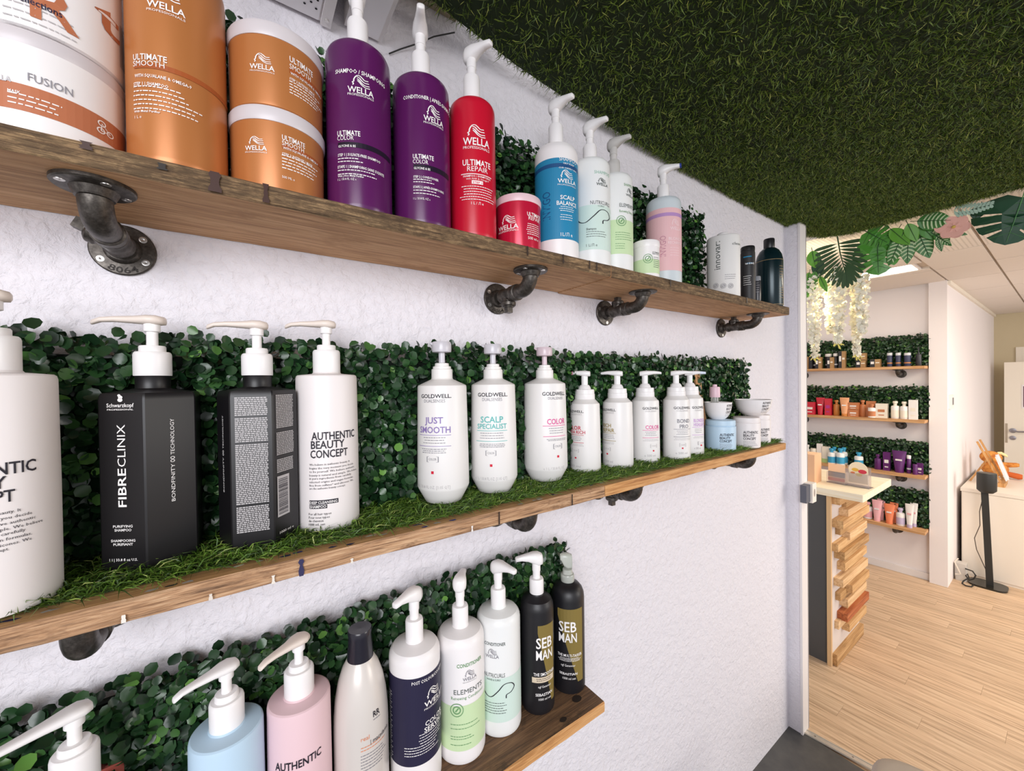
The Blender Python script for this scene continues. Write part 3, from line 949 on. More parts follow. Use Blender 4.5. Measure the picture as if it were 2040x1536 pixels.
  ('T', '1000 ml net', -21.0, 24.3, 32.2, 5.13, 'white', 0),
]),
'colsrv': (0.2256, -0.0830, 0.8575, -20.1, 0.0407, [
  ('B', -0.3, -0.3, 50.0, 186.3, 'navy'),
  ('T', 'POST COLOUR/COULEUR', -7.5, 79.7, 176.7, 5.49, 'white', 1),
  ('L', 26.1, 59.4, 146.9, 162.7, 'white'),
  ('T', 'WELLA', 18.6, 86.4, 136.6, 8.75, 'white', 1),
  ('T', 'PROFESSIONALS', 18.5, 83.3, 131.9, 3.18, 'white', 0),
  ('T', 'COLOR', 20.3, 72.2, 107.0, 7.95, 'white', 1),
  ('T', 'SERVICE', 17.8, 76.6, 97.9, 7.95, 'white', 1),
  ('M', 1.2, 70.2, 80.2, 97.5, 'white', 4, 'c'),
  ('M', -25.5, 65.2, 63.8, 80.2, 'white', 4, 'l'),
  ('T', '1 L / Л e', 24.7, 56.6, 42.6, 7.16, 'white', 0),
  ('M', -81.8, -58.9, 35.1, 159.2, 'white', 30, 'l'),
]),
'macad': (0.1404, -0.0830, 0.8575, -12.8, 0.0389, [
  ('T', 'RR', 24.8, 40.9, 157.7, 8.8, 'dark', 1),
  ('M', 24.6, 42.2, 150.8, 155.2, 'grey', 1, 'l'),
  ('T', 'real', -1.8, 15.2, 131.5, 6.47, 'orange', 0),
  ('T', '| macadamia', 17.4, 66.2, 122.9, 6.63, 'dark', 0),
  ('M', -1.9, 58.0, 114.2, 122.9, 'orange', 2, 'l'),
  ('M', -2.4, 57.0, 85.1, 111.3, 'grey', 6, 'l'),
]),
'abcp': (0.0585, -0.0830, 0.8575, -5.4, 0.0397, [
  ('T', 'AUTHENTIC', -46.2, 37.6, 140.9, 11.17, 'dark', 1),
]),
'abcb': (-0.0230, -0.0850, 0.8575, 2.1, 0.0398, [
]),
'abcw': (-0.1528, -0.0950, 0.8575, 14.2, 0.0398, [
]),
}
FAR = [
    (0, 4.065, 0.6275, 0.0221, 0.1075, 'box', 'tan', 'tan', 'tan carton at the hidden end of the top far shelf'),
    (0, 4.045, 0.5955, 0.0217, 0.1050, 'box', 'blk', 'blk', 'narrow black carton beside a tan carton on the top far shelf'),
    (0, 4.070, 0.5621, 0.0534, 0.1296, 'tin', 'blk', 'whi', 'black tin with pale lid behind a small tan box'),
    (0, 4.015, 0.5294, 0.0418, 0.0961, 'box', 'tan', 'blk', 'small tan box in front of the black tin with pale lid'),
    (0, 4.070, 0.4818, 0.0445, 0.1242, 'tin', 'blk', 'whi', 'black tin behind the tan box with white square'),
    (0, 4.015, 0.4508, 0.0402, 0.0914, 'box', 'tan', 'blk', 'small tan box with white square in front of a black tin'),
    (0, 4.055, 0.4302, 0.0300, 0.1245, 'tin', 'blk', 'whi', 'tall black tin beside the tall tan carton'),
    (0, 4.045, 0.3814, 0.0422, 0.1374, 'box', 'tan', 'blk', 'tall tan carton with white square under the yellow flower tip'),
    (0, 4.045, 0.2623, 0.0579, 0.0591, 'box', 'tan', 'blk', 'black and tan carton, lower one of a stacked pair'),
    (0, 4.045, 0.2621, 0.0579, 0.1129, 'boxup', 'tan', 'blk', 'black and tan carton, upper one of a stacked pair'),
    (0, 4.045, 0.1773, 0.0583, 0.0605, 'box', 'tan', 'blk', 'low black and tan carton standing alone'),
    (0, 4.045, 0.0986, 0.0307, 0.1057, 'can', 'nav', 'sil', 'navy and silver can beside the low tan carton'),
    (0, 4.045, 0.0518, 0.0299, 0.1025, 'can', 'nav', 'sil', 'navy and silver can between two like it'),
    (0, 4.045, 0.0023, 0.0370, 0.0991, 'can', 'nav', 'sil', 'navy and silver can beside the tall black pump bottle'),
    (0, 4.045, -0.0550, 0.0307, 0.1353, 'pump', 'blk', 'blk', 'tall black pump bottle at the end of the top far shelf'),
    (1, 4.045, 0.5995, 0.0688, 0.1053, 'box', 'red', 'whi', 'red carton at the hidden end of the second far shelf'),
    (1, 4.045, 0.5316, 0.0596, 0.1462, 'tube', 'red', 'red', 'red tube standing on its cap on the far shelf'),
    (1, 4.045, 0.4762, 0.0443, 0.1391, 'box', 'red', 'mag', 'red carton with purple top beside the red tube'),
    (1, 4.065, 0.4280, 0.0433, 0.1272, 'bottle', 'ora', 'ora', 'bronze bottle beside the red carton on the far shelf'),
    (1, 4.025, 0.3648, 0.0611, 0.1511, 'tube', 'peach', 'ora', 'peach orange tube standing on its cap on the far shelf'),
    (1, 4.045, 0.3101, 0.0657, 0.0569, 'box', 'cop', 'whi', 'copper carton, lower one of a stacked pair on the far shelf'),
    (1, 4.045, 0.3099, 0.0657, 0.1114, 'boxup', 'cop', 'whi', 'copper carton, upper one of a stacked pair on the far shelf'),
    (1, 4.065, 0.2604, 0.0428, 0.1324, 'bottle', 'cop', 'cop', 'copper bottle beside the stacked copper cartons'),
    (1, 4.080, 0.2126, 0.0537, 0.1254, 'box', 'cop', 'whi', 'copper carton behind a white bottle on the far shelf'),
    (1, 4.025, 0.1974, 0.0470, 0.1046, 'bottle', 'whi', 'cop', 'white bottle with copper patch on the far shelf'),
    (1, 4.045, 0.1424, 0.0658, 0.1098, 'box', 'crm', 'cop', 'square cream carton beside the white bottle with copper patch'),
    (1, 4.045, 0.0693, 0.0467, 0.1316, 'bottle', 'whi', 'crm', 'white bottle beside the square cream carton'),
    (1, 4.045, 0.0206, 0.0454, 0.1294, 'bottle', 'whi', 'crm', 'white bottle beside the tall white carton'),
    (1, 4.045, -0.0269, 0.0442, 0.1421, 'box', 'whi', 'crm', 'tall white carton at the end of the second far shelf'),
    (2, 4.045, 0.6212, 0.0293, 0.1334, 'bottle', 'whi', 'whi', 'white bottle at the hidden end of the third far shelf'),
    (2, 4.045, 0.5815, 0.0432, 0.1080, 'jarf', 'crm', 'crm', 'cream jar beside the tall white carton with green foot'),
    (2, 4.045, 0.5385, 0.0352, 0.1524, 'box', 'whi', 'lim', 'tall white carton with green foot on the third far shelf'),
    (2, 4.045, 0.4935, 0.0482, 0.1325, 'box', 'crm', 'lim', 'broad cream carton with green foot on the third far shelf'),
    (2, 4.080, 0.4473, 0.0439, 0.1348, 'bottle', 'whb', 'blu', 'white and blue bottle in the back row beside cream carton'),
    (2, 4.080, 0.3842, 0.0490, 0.1388, 'bottle', 'whb', 'blu', 'white and blue bottle in the back row by the leaves'),
    (2, 4.015, 0.4475, 0.0537, 0.1291, 'bottle', 'whb', 'blu', 'white and blue bottle in the front row beside cream carton'),
    (2, 4.015, 0.3897, 0.0553, 0.1368, 'bottle', 'whb', 'blu', 'white and blue bottle in the front row by the leaves'),
    (2, 4.045, 0.2818, 0.0556, 0.1157, 'bottle', 'whb', 'blu', 'white and blue bottle standing alone on the far shelf'),
    (2, 4.045, 0.1680, 0.0407, 0.1162, 'bottle', 'pur', 'pur', 'dark purple spray bottle on the third far shelf'),
    (2, 4.045, 0.1164, 0.0395, 0.1391, 'box', 'pur', 'whi', 'purple carton with large white letter'),
    (2, 4.035, 0.0469, 0.0786, 0.1614, 'tube', 'pur', 'pur', 'wide purple tube standing on its cap'),
    (2, 4.045, -0.0024, 0.0238, 0.1336, 'can', 'pur', 'whi', 'slim purple can beside the wide purple tube'),
    (2, 4.025, -0.0383, 0.0258, 0.0752, 'jarf', 'pur', 'pur', 'low purple jar near the end of the third far shelf'),
    (2, 4.055, -0.0591, 0.0307, 0.0821, 'box', 'pur', 'whi', 'small purple carton at the end of the third far shelf'),
    (3, 4.045, 0.2284, 0.0541, 0.1272, 'bottle', 'whp', 'pnk', 'white bottle with pink label on the lowest far shelf'),
    (3, 4.025, 0.1693, 0.0610, 0.1611, 'tube', 'pnk', 'pnk', 'pale pink tube in front of its twin on the lowest far shelf'),
    (3, 4.080, 0.1577, 0.0494, 0.1616, 'tube', 'pnk', 'pnk', 'pale pink tube behind its twin on the lowest far shelf'),
    (3, 4.025, 0.0997, 0.0615, 0.1474, 'tube', 'cor', 'cor', 'coral orange tube in front of its twin on the lowest far shelf'),
    (3, 4.080, 0.0880, 0.0559, 0.1514, 'tube', 'cor', 'cor', 'coral orange tube behind its twin on the lowest far shelf'),
    (3, 4.035, 0.0411, 0.0487, 0.1301, 'bottle', 'whi', 'lav', 'white pump bottle with lavender label on the lowest far shelf'),
    (3, 4.025, -0.0088, 0.0473, 0.1746, 'tube', 'whi', 'lav', 'white tube with lavender foot in front of its twin'),
    (3, 4.080, -0.0232, 0.0420, 0.1753, 'tube', 'whi', 'lav', 'white tube with lavender foot behind its twin'),
]
SLATS = [(2.447, 0.864), (2.598, 0.809), (2.553, 0.780), (2.451, 0.743), (2.497, 0.695), (2.595, 0.650), (2.423, 0.619), (2.478, 0.575), (2.605, 0.525), (2.522, 0.503), (2.638, 0.454), (2.468, 0.434), (2.591, 0.369), (2.492, 0.349), (2.556, 0.301), (2.589, 0.267), (2.518, 0.239), (2.479, 0.202), (2.588, 0.157), (2.421, 0.082), ]

# ------------------------------------------------------------------ the setting
def plaster(name, col, scale=70, strength=0.6, dist=0.0035):
    m = mat(name, col, 0.75, spec=0.25)
    t = NT(m)
    v = t.coords((1, 1, 1))
    a = t.noise(v, scale, 5, 0.6, 0.4)
    b = t.noise(v, scale * 0.32, 3, 0.5)
    mm = t.n('ShaderNodeMath', operation='ADD')
    t.l(a, mm.inputs[0])
    t.l(b, mm.inputs[1])
    t.bump(mm.outputs[0], strength, dist)
    return m


W_PL = plaster('wall_plaster', '#eae6ec', 75, 0.9, 0.006)
W_FAR = plaster('far_wall_paint', '#f2ebea', 120, 0.15, 0.001)
W_TRIM = mat('door_frame_paint', '#ece7e6', 0.45)
W_CREAM = mat('cream_paint', '#efe6d6', 0.5)

o = MB().box(-1.6, 1.914, 0, 0.12, -0.02, 2.30).box(1.912, 1.968, -0.045, 0.12, -0.02, 2.30).build('wall_back', W_PL)
struct(o)
o = MB().box(1.908, 1.972, -0.053, -0.045, -0.02, 2.30).box(1.968, 1.974, -0.053, 0.125, -0.02, 2.30).build('trim_3', W_TRIM)

struct(o, 'white door frame at the end of the shelf wall')
o = MB().box(-1.6, 0.36, -1.2, 0.12, 2.215, 2.25).build('ceiling', mat('salon_ceiling', '#b9ac92', 0.8))
struct(o)

# dark tiled floor of the washing room, threshold strip, wooden floor of the shop
mt = mat('dark_tile', '#4f4e4d', 0.45)
t = NT(mt)
n_ = t.noise(t.coords((1, 1, 1)), 9, 4)
t.l(t.ramp(n_, [(0.3, '#3f3f40'), (0.7, '#5b5956')]), t.b.inputs['Base Color'])
o = MB().box(-1.6, 1.925, -2.4, 0.0, -0.03, 0.0).build('floor_1', mt)
struct(o)
th = MB()
th.box(-0.016, 0.016, -1.6, 0.04, 0.0, 0.004).box(-0.013, -0.009, -1.6, 0.04, 0.004, 0.006).box(0.009, 0.013, -1.6, 0.04, 0.004, 0.006)
o = th.build('trim_1', mat('threshold_metal', '#d8d2c8', 0.35, 0.6), loc=(1.932, -0.005, 0), rotz=R(6.0))
struct(o, 'ribbed aluminium threshold strip between tile and wooden floor')
for k in range(5):
    sc = MB().lathe([(0.0, 0.0046), (0.003, 0.0045), (0.0035, 0.004)], 10).build('screw', mat('screw_metal', '#9a948a', 0.35, 0.8), o)
    sc.location = (0.0, -0.08 - 0.12 * k, 0.0)

fl = MB().box(1.93, 7.2, -2.6, 2.0, -0.04, -0.004).build('floor', mat('floor_gap', '#a98b6b', 0.8))
struct(fl)
M_FLOOR = wood('oak_laminate', '#9a7d60', '#d2b191', '#e6cbab', 'Y', 0.85, 0.42, 0.15, rand=0.06)
PLK = {}
PW, PL = 0.098, 0.84
i = 0
x = 1.94
while x < 6.9:
    off = (i * 0.31) % PL
    y = -2.4 + off - PL
    while y < 1.6:
        y0, y1 = max(y, -2.4), min(y + PL, 1.6)
        if y1 - y0 > 0.05 and (x < 4.5 or y1 > -1.6):
            key = round(y1 - y0, 3)
            if key not in PLK:
                b_ = MB().box(0.0003, PW - 0.0003, 0.0003, key - 0.0003, -0.004, 0.0)
                PLK[key] = b_.build('plank', M_FLOOR, fl)
                p = PLK[key]
            else:
                p = PLK[key].copy()
                COL.objects.link(p)
                p.parent = fl
            p.location = (x, y0, 0)
        y += PL
    x += PW
    i += 1

o = MB().box(4.13, 4.25, -0.10, 1.7, -0.02, 2.3).build('wall_far', W_FAR)
struct(o)
o = MB().box(4.085, 4.25, -0.19, -0.10, -0.02, 2.3).build('wall_pillar', W_FAR)
struct(o, 'narrow white pillar ending the far shelf wall')
o = MB().box(4.25, 6.95, -0.19, -0.10, -0.02, 2.3).build('wall_side', W_FAR)
struct(o)
o = MB().box(6.88, 7.0, -2.2, -0.19, -0.02, 2.3).build('wall_end', mat('end_wall_shaded_tone', '#cdbf9f', 0.7))  # wall colour darkened to carry the shade by the door leaf
struct(o)
o = MB().box(1.97, 4.13, 1.6, 1.7, -0.02, 2.3).build('wall_left', W_FAR)
struct(o)
o = MB().box(4.115, 4.13, -0.10, 1.6, 0.0, 0.05).build('baseboard_far', W_TRIM)
struct(o)

# shop ceiling: metal strips with perforated panels and a lit panel
ce = MB().box(2.28, 6.95, -2.6, 1.7, 2.190, 2.22).build('ceiling_1', mat('ceiling_void', '#cfc3b6', 0.8))
struct(ce)
mp = mat('ceiling_panel', '#e9dfd6', 0.6)
t = NT(mp)
vo = t.n('ShaderNodeTexVoronoi', feature='F1')
vo.inputs['Scale'].default_value = 60
vo.inputs['Randomness'].default_value = 0
t.l(t.coords((1, 1, 0.0)), vo.inputs['Vector'])
t.l(t.ramp(vo.outputs['Distance'], [(0.16, '#a89c90'), (0.24, '#e9dfd6')]), t.b.inputs['Base Color'])
mp2 = mat('ceiling_panel_plain', '#e6dcd3', 0.6)
ys = [-2.58, -1.88, -1.15, -0.435, -0.19] + [0.28, 1.0, 1.68]
xs = [2.29, 2.75, 3.15, 3.62, 4.10, 4.72, 5.4, 6.1, 6.88]
for a in range(len(xs) - 1):
    for b in range(len(ys) - 1):
        if xs[a] >= 4.1 and ys[b] >= -0.2:
            continue
        if xs[a] == 3.15 and ys[b] == -0.19:
            MB().box(3.154, 3.318, -0.185, 0.275, 2.172, 2.19).build('ceiling_tile', mp2, ce)
            MB().box(3.542, 3.616, -0.185, 0.275, 2.172, 2.19).build('ceiling_tile', mp2, ce)
            continue
        MB().box(xs[a] + .004, xs[a + 1] - .004, ys[b] + .005, ys[b + 1] - .005, 2.172, 2.19).build('ceiling_tile', mp if xs[a] < 3.1 else mp2, ce)
o = MB().box(4.10, 6.88, -0.205, -0.19, 2.145, 2.172).build('trim_2', W_CREAM)
struct(o)
t_ = thing('ceiling_light', 'flat lit panel in the white shop ceiling', 'light', (3.43, 0.05, 2.176))
MB().box(-0.11, 0.11, -0.20, 0.20, 0, 0.012).build('frame', W_TRIM, t_)
MB().box(-0.095, 0.095, -0.185, 0.185, -0.002, 0.0).build('diffuser', mat('lit_panel', '#fff4ea', 0.5, emit=6), t_)

# ------------------------------------------------------------------ shelf boards
WU = wood('plank_wood', '#96663f', '#c79769', '#e0b488', 'X', 2.4, 0.7, 0.5, spots='#b08257')
WE = wood('plank_rough_edge', '#3a2a1c', '#7d6145', '#b3946c', 'X', 3.2, 0.85, 1.0, spots='#5a4530', blotch='#3a2b1e')
WU2 = wood('plank_pale', '#8f6339', '#b98a58', '#d0a673', 'X', 2.4, 0.7, 0.35, spots='#8d6840')
WE2 = wood('plank_edge_pink', '#543622', '#b4865f', '#dcb58f', 'X', 4.0, 0.8, 0.8, spots='#5d3e28')
WT3 = wood('plank_dark_top', '#33241a', '#6b4c33', '#8d6a49', 'X', 3.0, 0.7, 0.9, spots='#3a2a1a')
WE3 = wood('plank_fresh_edge', '#9a6232', '#c99055', '#deac74', 'X', 2.6, 0.7, 0.5)


def board(name, x0, x1, z0, z1, mats, label, seed, y0=-0.165, y1=-0.002, wav=0.0012):
    """reclaimed plank: rows along x, slightly wavy edges; slots: under/top, front edge, ends"""
    rg = np.random.default_rng(seed)
    n = int((x1 - x0) / 0.02)
    mb = MB()
    xs_ = np.linspace(x0, x1, n + 1)
    sm = lambda: np.convolve(rg.normal(0, 1, n + 9), np.ones(5) / 5, 'same')[4:n + 5] * wav
    ring = [(y0 + 0.002, z0, 'a'), (y1, z0, 'a'), (y1, z1, 'a'), (y0 + 0.002, z1, 'a'), (y0, z1 - 0.002, 'f'), (y0, z0 + 0.002, 'f')]
    offs = [(sm(), sm() * 0.7) for _ in ring]
    vs = []
    for i in range(n + 1):
        for (y, z, k), (dy, dz) in zip(ring, offs):
            vs.append((xs_[i], y + (dy[i] if y < -0.1 else 0), z + (dz[i] if (z < z1 - 0.001) else 0)))
    m = len(ring)
    f_, e_ = [], []
    for i in range(n):
        for j in range(m):
            q = (i * m + j, (i + 1) * m + j, (i + 1) * m + (j + 1) % m, i * m + (j + 1) % m)
            (e_ if j in (3, 4, 5) else f_).append(q)
    mb.add(vs, f_, 0)
    o_ = 0
    mb.f.extend(e_)
    mb.mi.extend([1] * len(e_))
    mb.f.extend([tuple(range(m)), tuple(n * m + j for j in range(m - 1, -1, -1))])
    mb.mi.extend([2, 2])
    o = mb.build(name, mats)
    # end and edge winding
    return tag(o, label, 'shelf', 'shelf planks')


def stain(par, x, z0, z1, wd, col, y=-0.1672):
    """dark ooze running down the rough front edge: its own irregular patch"""
    mb = MB()
    rr = random.Random(int(x * 1000))
    n = 6
    L, Rr = [], []
    for i in range(n + 1):
        t = i / n
        q = wd * rr.uniform(0.55, 1.1) * (0.75 if 0.3 < t < 0.6 else 1) / 2
        L.append((x - q, y, z1 - (z1 - z0) * t))
        Rr.append((x + q, y, z1 - (z1 - z0) * t))
    for y_ in (0, 0.0008):
        pass
    mb.add(L + Rr, [(i, n + 1 + i, n + 2 + i, i + 1) for i in range(n)])
    return mb.build('stain', mat('stain_' + col, '#' + col, 0.5), par)


s1a = board('plank_shelf', -0.80, 0.6175, 1.7105, 1.7335, [WU, WE, WE3], 'upper rough wooden shelf plank carrying the purple and orange products', 1)
s1b = board('plank_shelf', 0.6195, 1.486, 1.7085, 1.7335, [WU, WE, WU], 'upper rough wooden shelf plank carrying the pink bottle and black bottle', 2)
s2a = board('plank_shelf', -0.80, 0.5920, 1.2665, 1.2890, [WU2, WE2, WE2], 'middle wooden shelf plank under the square black bottles and turf', 3)
s2b = board('plank_shelf', 0.5940, 1.450, 1.2665, 1.2890, [WU2, WE3, WE3], 'middle wooden shelf plank under the stacked white bowls and turf', 4)
s3a = board('plank_shelf', -0.80, 0.585, 0.8355, 0.8575, [WT3, WE3, WE3], 'bottom dark wooden shelf plank under the black and pastel bottles', 5)
for x, z0, z1, wd in ((-0.118, 1.7255, 1.733, .010), (-0.021, 1.7113, 1.733, .012), (0.026, 1.7113, 1.733, .007)):
    stain(s1a, x, z0, z1, wd, '3c1f16')
stain(s1a, -0.064, 1.7225, 1.729, .008, '1f1712')
for x in (0.405, 0.487, 0.555, 0.575):
    stain(s1a, x, 1.716, 1.732, .004, '2a1609')
for x in (0.82, 1.19):
    stain(s1b, x, 1.716, 1.732, .006, '2a1c12')
for x, c in ((-0.10, 'e6dfd6'), (-0.032, 'd9cfc4'), (0.026, 'e2dad0'), (0.113, 'e2dad0'), (0.29, 'e8e2dc')):
    stain(s2a, x, 1.2675, 1.2675 + random.uniform(.006, .012), .004, c)
stain(s2a, 0.055, 1.268, 1.2885, .006, '2d2a52')
for x in (0.34, 0.502):
    stain(s2a, x, 1.268, 1.2885, .004, '2a1609')
# paint flecks on the bare front strip of the middle plank
for k in range(26):
    x = -0.19 + 0.83 * random.random()
    y = -0.158 + 0.014 * random.random()
    pts = [(x + 0.007 * random.uniform(.4, 1.3) * math.cos(a), y + 0.003 * random.uniform(.4, 1.2) * math.sin(a), 1.28935) for a in np.linspace(0, 2 * math.pi, 9)[:-1]]
    c = random.choice(('b8b0aa', 'a9a29c', '2c2b4f', '3d4080', 'cbc4bd', '37332f'))
    MB().add(pts, [tuple(range(8))]).build('paint_fleck', mat('fleck_' + c, '#' + c, 0.6), s2a)
MB().add([(0.545 + 0.011 * math.cos(a), -0.128 + 0.008 * math.sin(a), 0.8580) for a in np.linspace(0, 2 * math.pi, 13)[:-1]], [tuple(range(12))]).build('knot', mat('knot', '#241811', 0.7), s3a)
MB().add([(0.49 + 0.008 * math.cos(a), -0.148 + 0.005 * math.sin(a), 0.8580) for a in np.linspace(0, 2 * math.pi, 13)[:-1]], [tuple(range(12))]).build('knot', mat('knot', '#241811', 0.7), s3a)

# ------------------------------------------------------------------ pipe brackets
M_IRON = mat('black_iron', '#4a4541', 0.42, 0.75)
t = NT(M_IRON)
n_ = t.noise(t.coords((1, 1, 1)), 160, 5, 0.7)
t.l(t.ramp(n_, [(0.3, '#37322f'), (0.55, '#57524d'), (0.75, '#716b65')]), t.b.inputs['Base Color'])
t.bump(n_, 0.25, 0.0008)
M_SCREW = mat('screw_steel', '#cfccc8', 0.3, 0.9)


def bracket(x, ztop, zc, plug, label, r=0.0322, ysh=-0.119, detail=True):
    """wall flange, nipple, tee with square plug, elbow, shelf flange"""
    t = thing('pipe_bracket', label, 'bracket', (x, 0, zc), 0, 'iron pipe shelf brackets')
    RX = Matrix.Rotation(R(90), 4, 'X')     # z axis -> -y
    fl_prof = [(r, 0.0), (r, 0.0035), (r * .96, 0.0048), (0.0185, 0.0058), (0.0165, 0.011), (0.0155, 0.0135), (0.0125, 0.0138)]
    wf = MB().lathe(fl_prof, 40, M=RX).build('wall_flange', M_IRON, t, 35)
    for a in ((40, 150, 215, 328) if detail else (40, 160, 280)):
        MB().lathe([(0.0045, 0.004), (0.0042, 0.0056), (0.002, 0.0060), (0.0, 0.0052)], 14,
                   M=RX @ Matrix.Translation((0.025 * math.cos(R(a)), 0.025 * math.sin(R(a)) * 1.0, 0))).build('screw', M_SCREW, wf, 40)
    if detail:
        V, F, wd = glyphs('8064', 1)
        mb = MB()
        pts = []
        for px, py in V:
            a = R(-90) + (px / wd - 0.5) * R(62)
            rr_ = 0.0298 - 0.0075 * (1 - py) - 0.0002
            rr_ = 0.0225 + (1 - py) * 0.0072
            pts.append((rr_ * math.cos(a), -0.0056, rr_ * math.sin(a)))
        mb.add(pts, F)
        mb.build('cast_number', mat('iron_cast_mark', '#26211e', 0.5, 0.5), wf)
    yt0, yt1 = -0.026, -0.062
    MB().tube([(0, -0.010, 0), (0, yt0, 0)], 0.0108, 18).build('nipple', M_IRON, t, 50)
    te = MB()
    te.lathe([(0.0142, 0.022), (0.0158, 0.024), (0.0158, 0.030), (0.0142, 0.032), (0.0142, 0.056), (0.0158, 0.058), (0.0158, 0.064), (0.0140, 0.066)], 24, M=RX)
    pa = {'up': (0, 90), 'down': (0, -90), 'left': (180, 25), 'right': (0, 0)}[plug]
    d = Vector((math.cos(R(pa[0])) * math.cos(R(pa[1])), 0, math.sin(R(pa[1]))))
    q = d.to_track_quat('Z', 'Y').to_matrix().to_4x4()
    Mq = Matrix.Translation((0, -0.044, 0)) @ q
    te.lathe([(0.0125, 0.0), (0.0130, 0.013), (0.0152, 0.015), (0.0152, 0.021), (0.0135, 0.023)], 22, M=Mq)
    te.build('tee', M_IRON, t, 40)
    pg = MB()
    k = 0.0062
    vs = [Mq @ Vector((a * k, b * k, c)) for c in (0.022, 0.036) for a, b in ((-1, -1), (1, -1), (1, 1), (-1, 1))]
    pg.add(vs, [(0, 1, 5, 4), (1, 2, 6, 5), (2, 3, 7, 6), (3, 0, 4, 7), (4, 5, 6, 7), (3, 2, 1, 0)])
    pg.lathe([(0.0115, 0.020), (0.0115, 0.0245)], 18, M=Mq)
    pg.build('plug', M_IRON, t, 30)
    # elbow from the tee up to the shelf
    h = ztop - zc
    rb = 0.026
    pts = [(0, -0.064, 0), (0, -0.080, 0)] if False else [(0, -0.062, 0)]
    n = 9
    for i in range(n + 1):
        a = R(90 * i / n)
        pts.append((0, ysh + rb - rb * math.sin(a), rb - rb * math.cos(a)))
    pts.append((0, ysh, max(h - 0.008, rb + 0.001)))
    el = MB().tube(pts, 0.0138, 22)
    el.tube([(0, -0.068, 0), (0, -0.0665, 0), (0, -0.077, 0), (0, -0.0785, 0)], [0.0138, 0.0160, 0.0160, 0.0138], 22)
    el.build('elbow', M_IRON, t, 50)
    sf = MB().lathe([(0.0128, -0.0145), (0.0155, -0.014), (0.0168, -0.011), (0.0190, -0.0058), (r * .96, -0.0048), (r, -0.0035), (r, 0)], 40,
                    M=Matrix.Translation((0, ysh, h)))
    sfo = sf.build('shelf_flange', M_IRON, t, 35)
    for a in (30, 120, 210, 300):
        MB().lathe([(0.0, -0.0050), (0.002, -0.0059), (0.0042, -0.0056), (0.0045, -0.004)], 14,
                   M=Matrix.Translation((0.025 * math.cos(R(a)), ysh + 0.025 * math.sin(R(a)), h))).build('screw', M_SCREW if detail else M_IRON, sfo, 40)
    return t


for x, pl, lb in ((-0.123, 'left', 'iron pipe bracket with cast numbers under the orange shampoo bottle'), (0.448, 'down', 'iron pipe bracket under the upper shelf below the small red jar'),
                  (0.782, 'up', 'iron pipe bracket under the upper shelf below the small green and white jar'), (1.370, 'up', 'iron pipe bracket under the upper shelf near its end by the black bottle')):
    bracket(x, 1.7105, 1.676, pl, lb, detail=x < 0.6)
for x, pl, lb in ((-0.142, 'up', 'iron pipe elbow bracket below the middle shelf under the black square bottle'), (0.440, 'left', 'iron pipe bracket below the middle shelf under the bottle with teal lettering'),
                  (0.752, 'down', 'iron pipe bracket with square plug below the middle shelf under the small pump bottles'), (1.318, 'up', 'iron pipe bracket below the middle shelf near its grassy end')):
    bracket(x, 1.2665, 1.2255, pl, lb, detail=False)
bracket(0.452, 0.8355, 0.8015, 'down', 'iron pipe bracket mostly hidden under the bottom shelf', detail=False)

# ------------------------------------------------------------------ foliage
def leafmat(name, stops, rough=0.35, tr=0.15):
    m = mat(name, '#2c5a2c', rough, spec=0.5)
    t = NT(m)
    at = t.n('ShaderNodeAttribute')
    at.attribute_name = 'tint'
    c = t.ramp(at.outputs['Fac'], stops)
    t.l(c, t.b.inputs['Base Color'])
    return m


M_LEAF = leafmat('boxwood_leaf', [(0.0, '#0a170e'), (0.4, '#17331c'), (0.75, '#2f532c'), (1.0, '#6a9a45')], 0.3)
M_GRASS = leafmat('turf_blade', [(0.0, '#2a4210'), (0.45, '#4f7322'), (0.8, '#7d9a3c'), (1.0, '#b4bb70')], 0.5)
M_GRASSC = leafmat('ceiling_turf_blade', [(0.0, '#24360c'), (0.4, '#4f691c'), (0.8, '#839436'), (1.0, '#b2b65c')], 0.5)

# leaf outline (x across, y along), with a folded middle rib
LP = np.array([(0, 0, 0), (-.30, .18, .06), (-.46, .48, .12), (-.34, .82, .08), (0, 1.0, 0.0), (.34, .82, .08), (.46, .48, .12), (.30, .18, .06), (0, .5, -.03)])
LF = np.array([(8, 0, 1, 2), (8, 2, 3, 4), (8, 4, 5, 6), (8, 6, 7, 0)])


def frames(n, nx, ny, nz):
    """random leaf frames: normal biased to (nx,ny,nz)"""
    N = rng.normal(0, 0.55, (n, 3)) + np.array([nx, ny, nz])
    N /= np.linalg.norm(N, axis=1)[:, None]
    A = rng.normal(0, 1, (n, 3)) + np.array([0, 0, 0.9])
    A -= N * (A * N).sum(1)[:, None]
    A /= np.linalg.norm(A, axis=1)[:, None]
    X = np.cross(A, N)
    return X, A, N


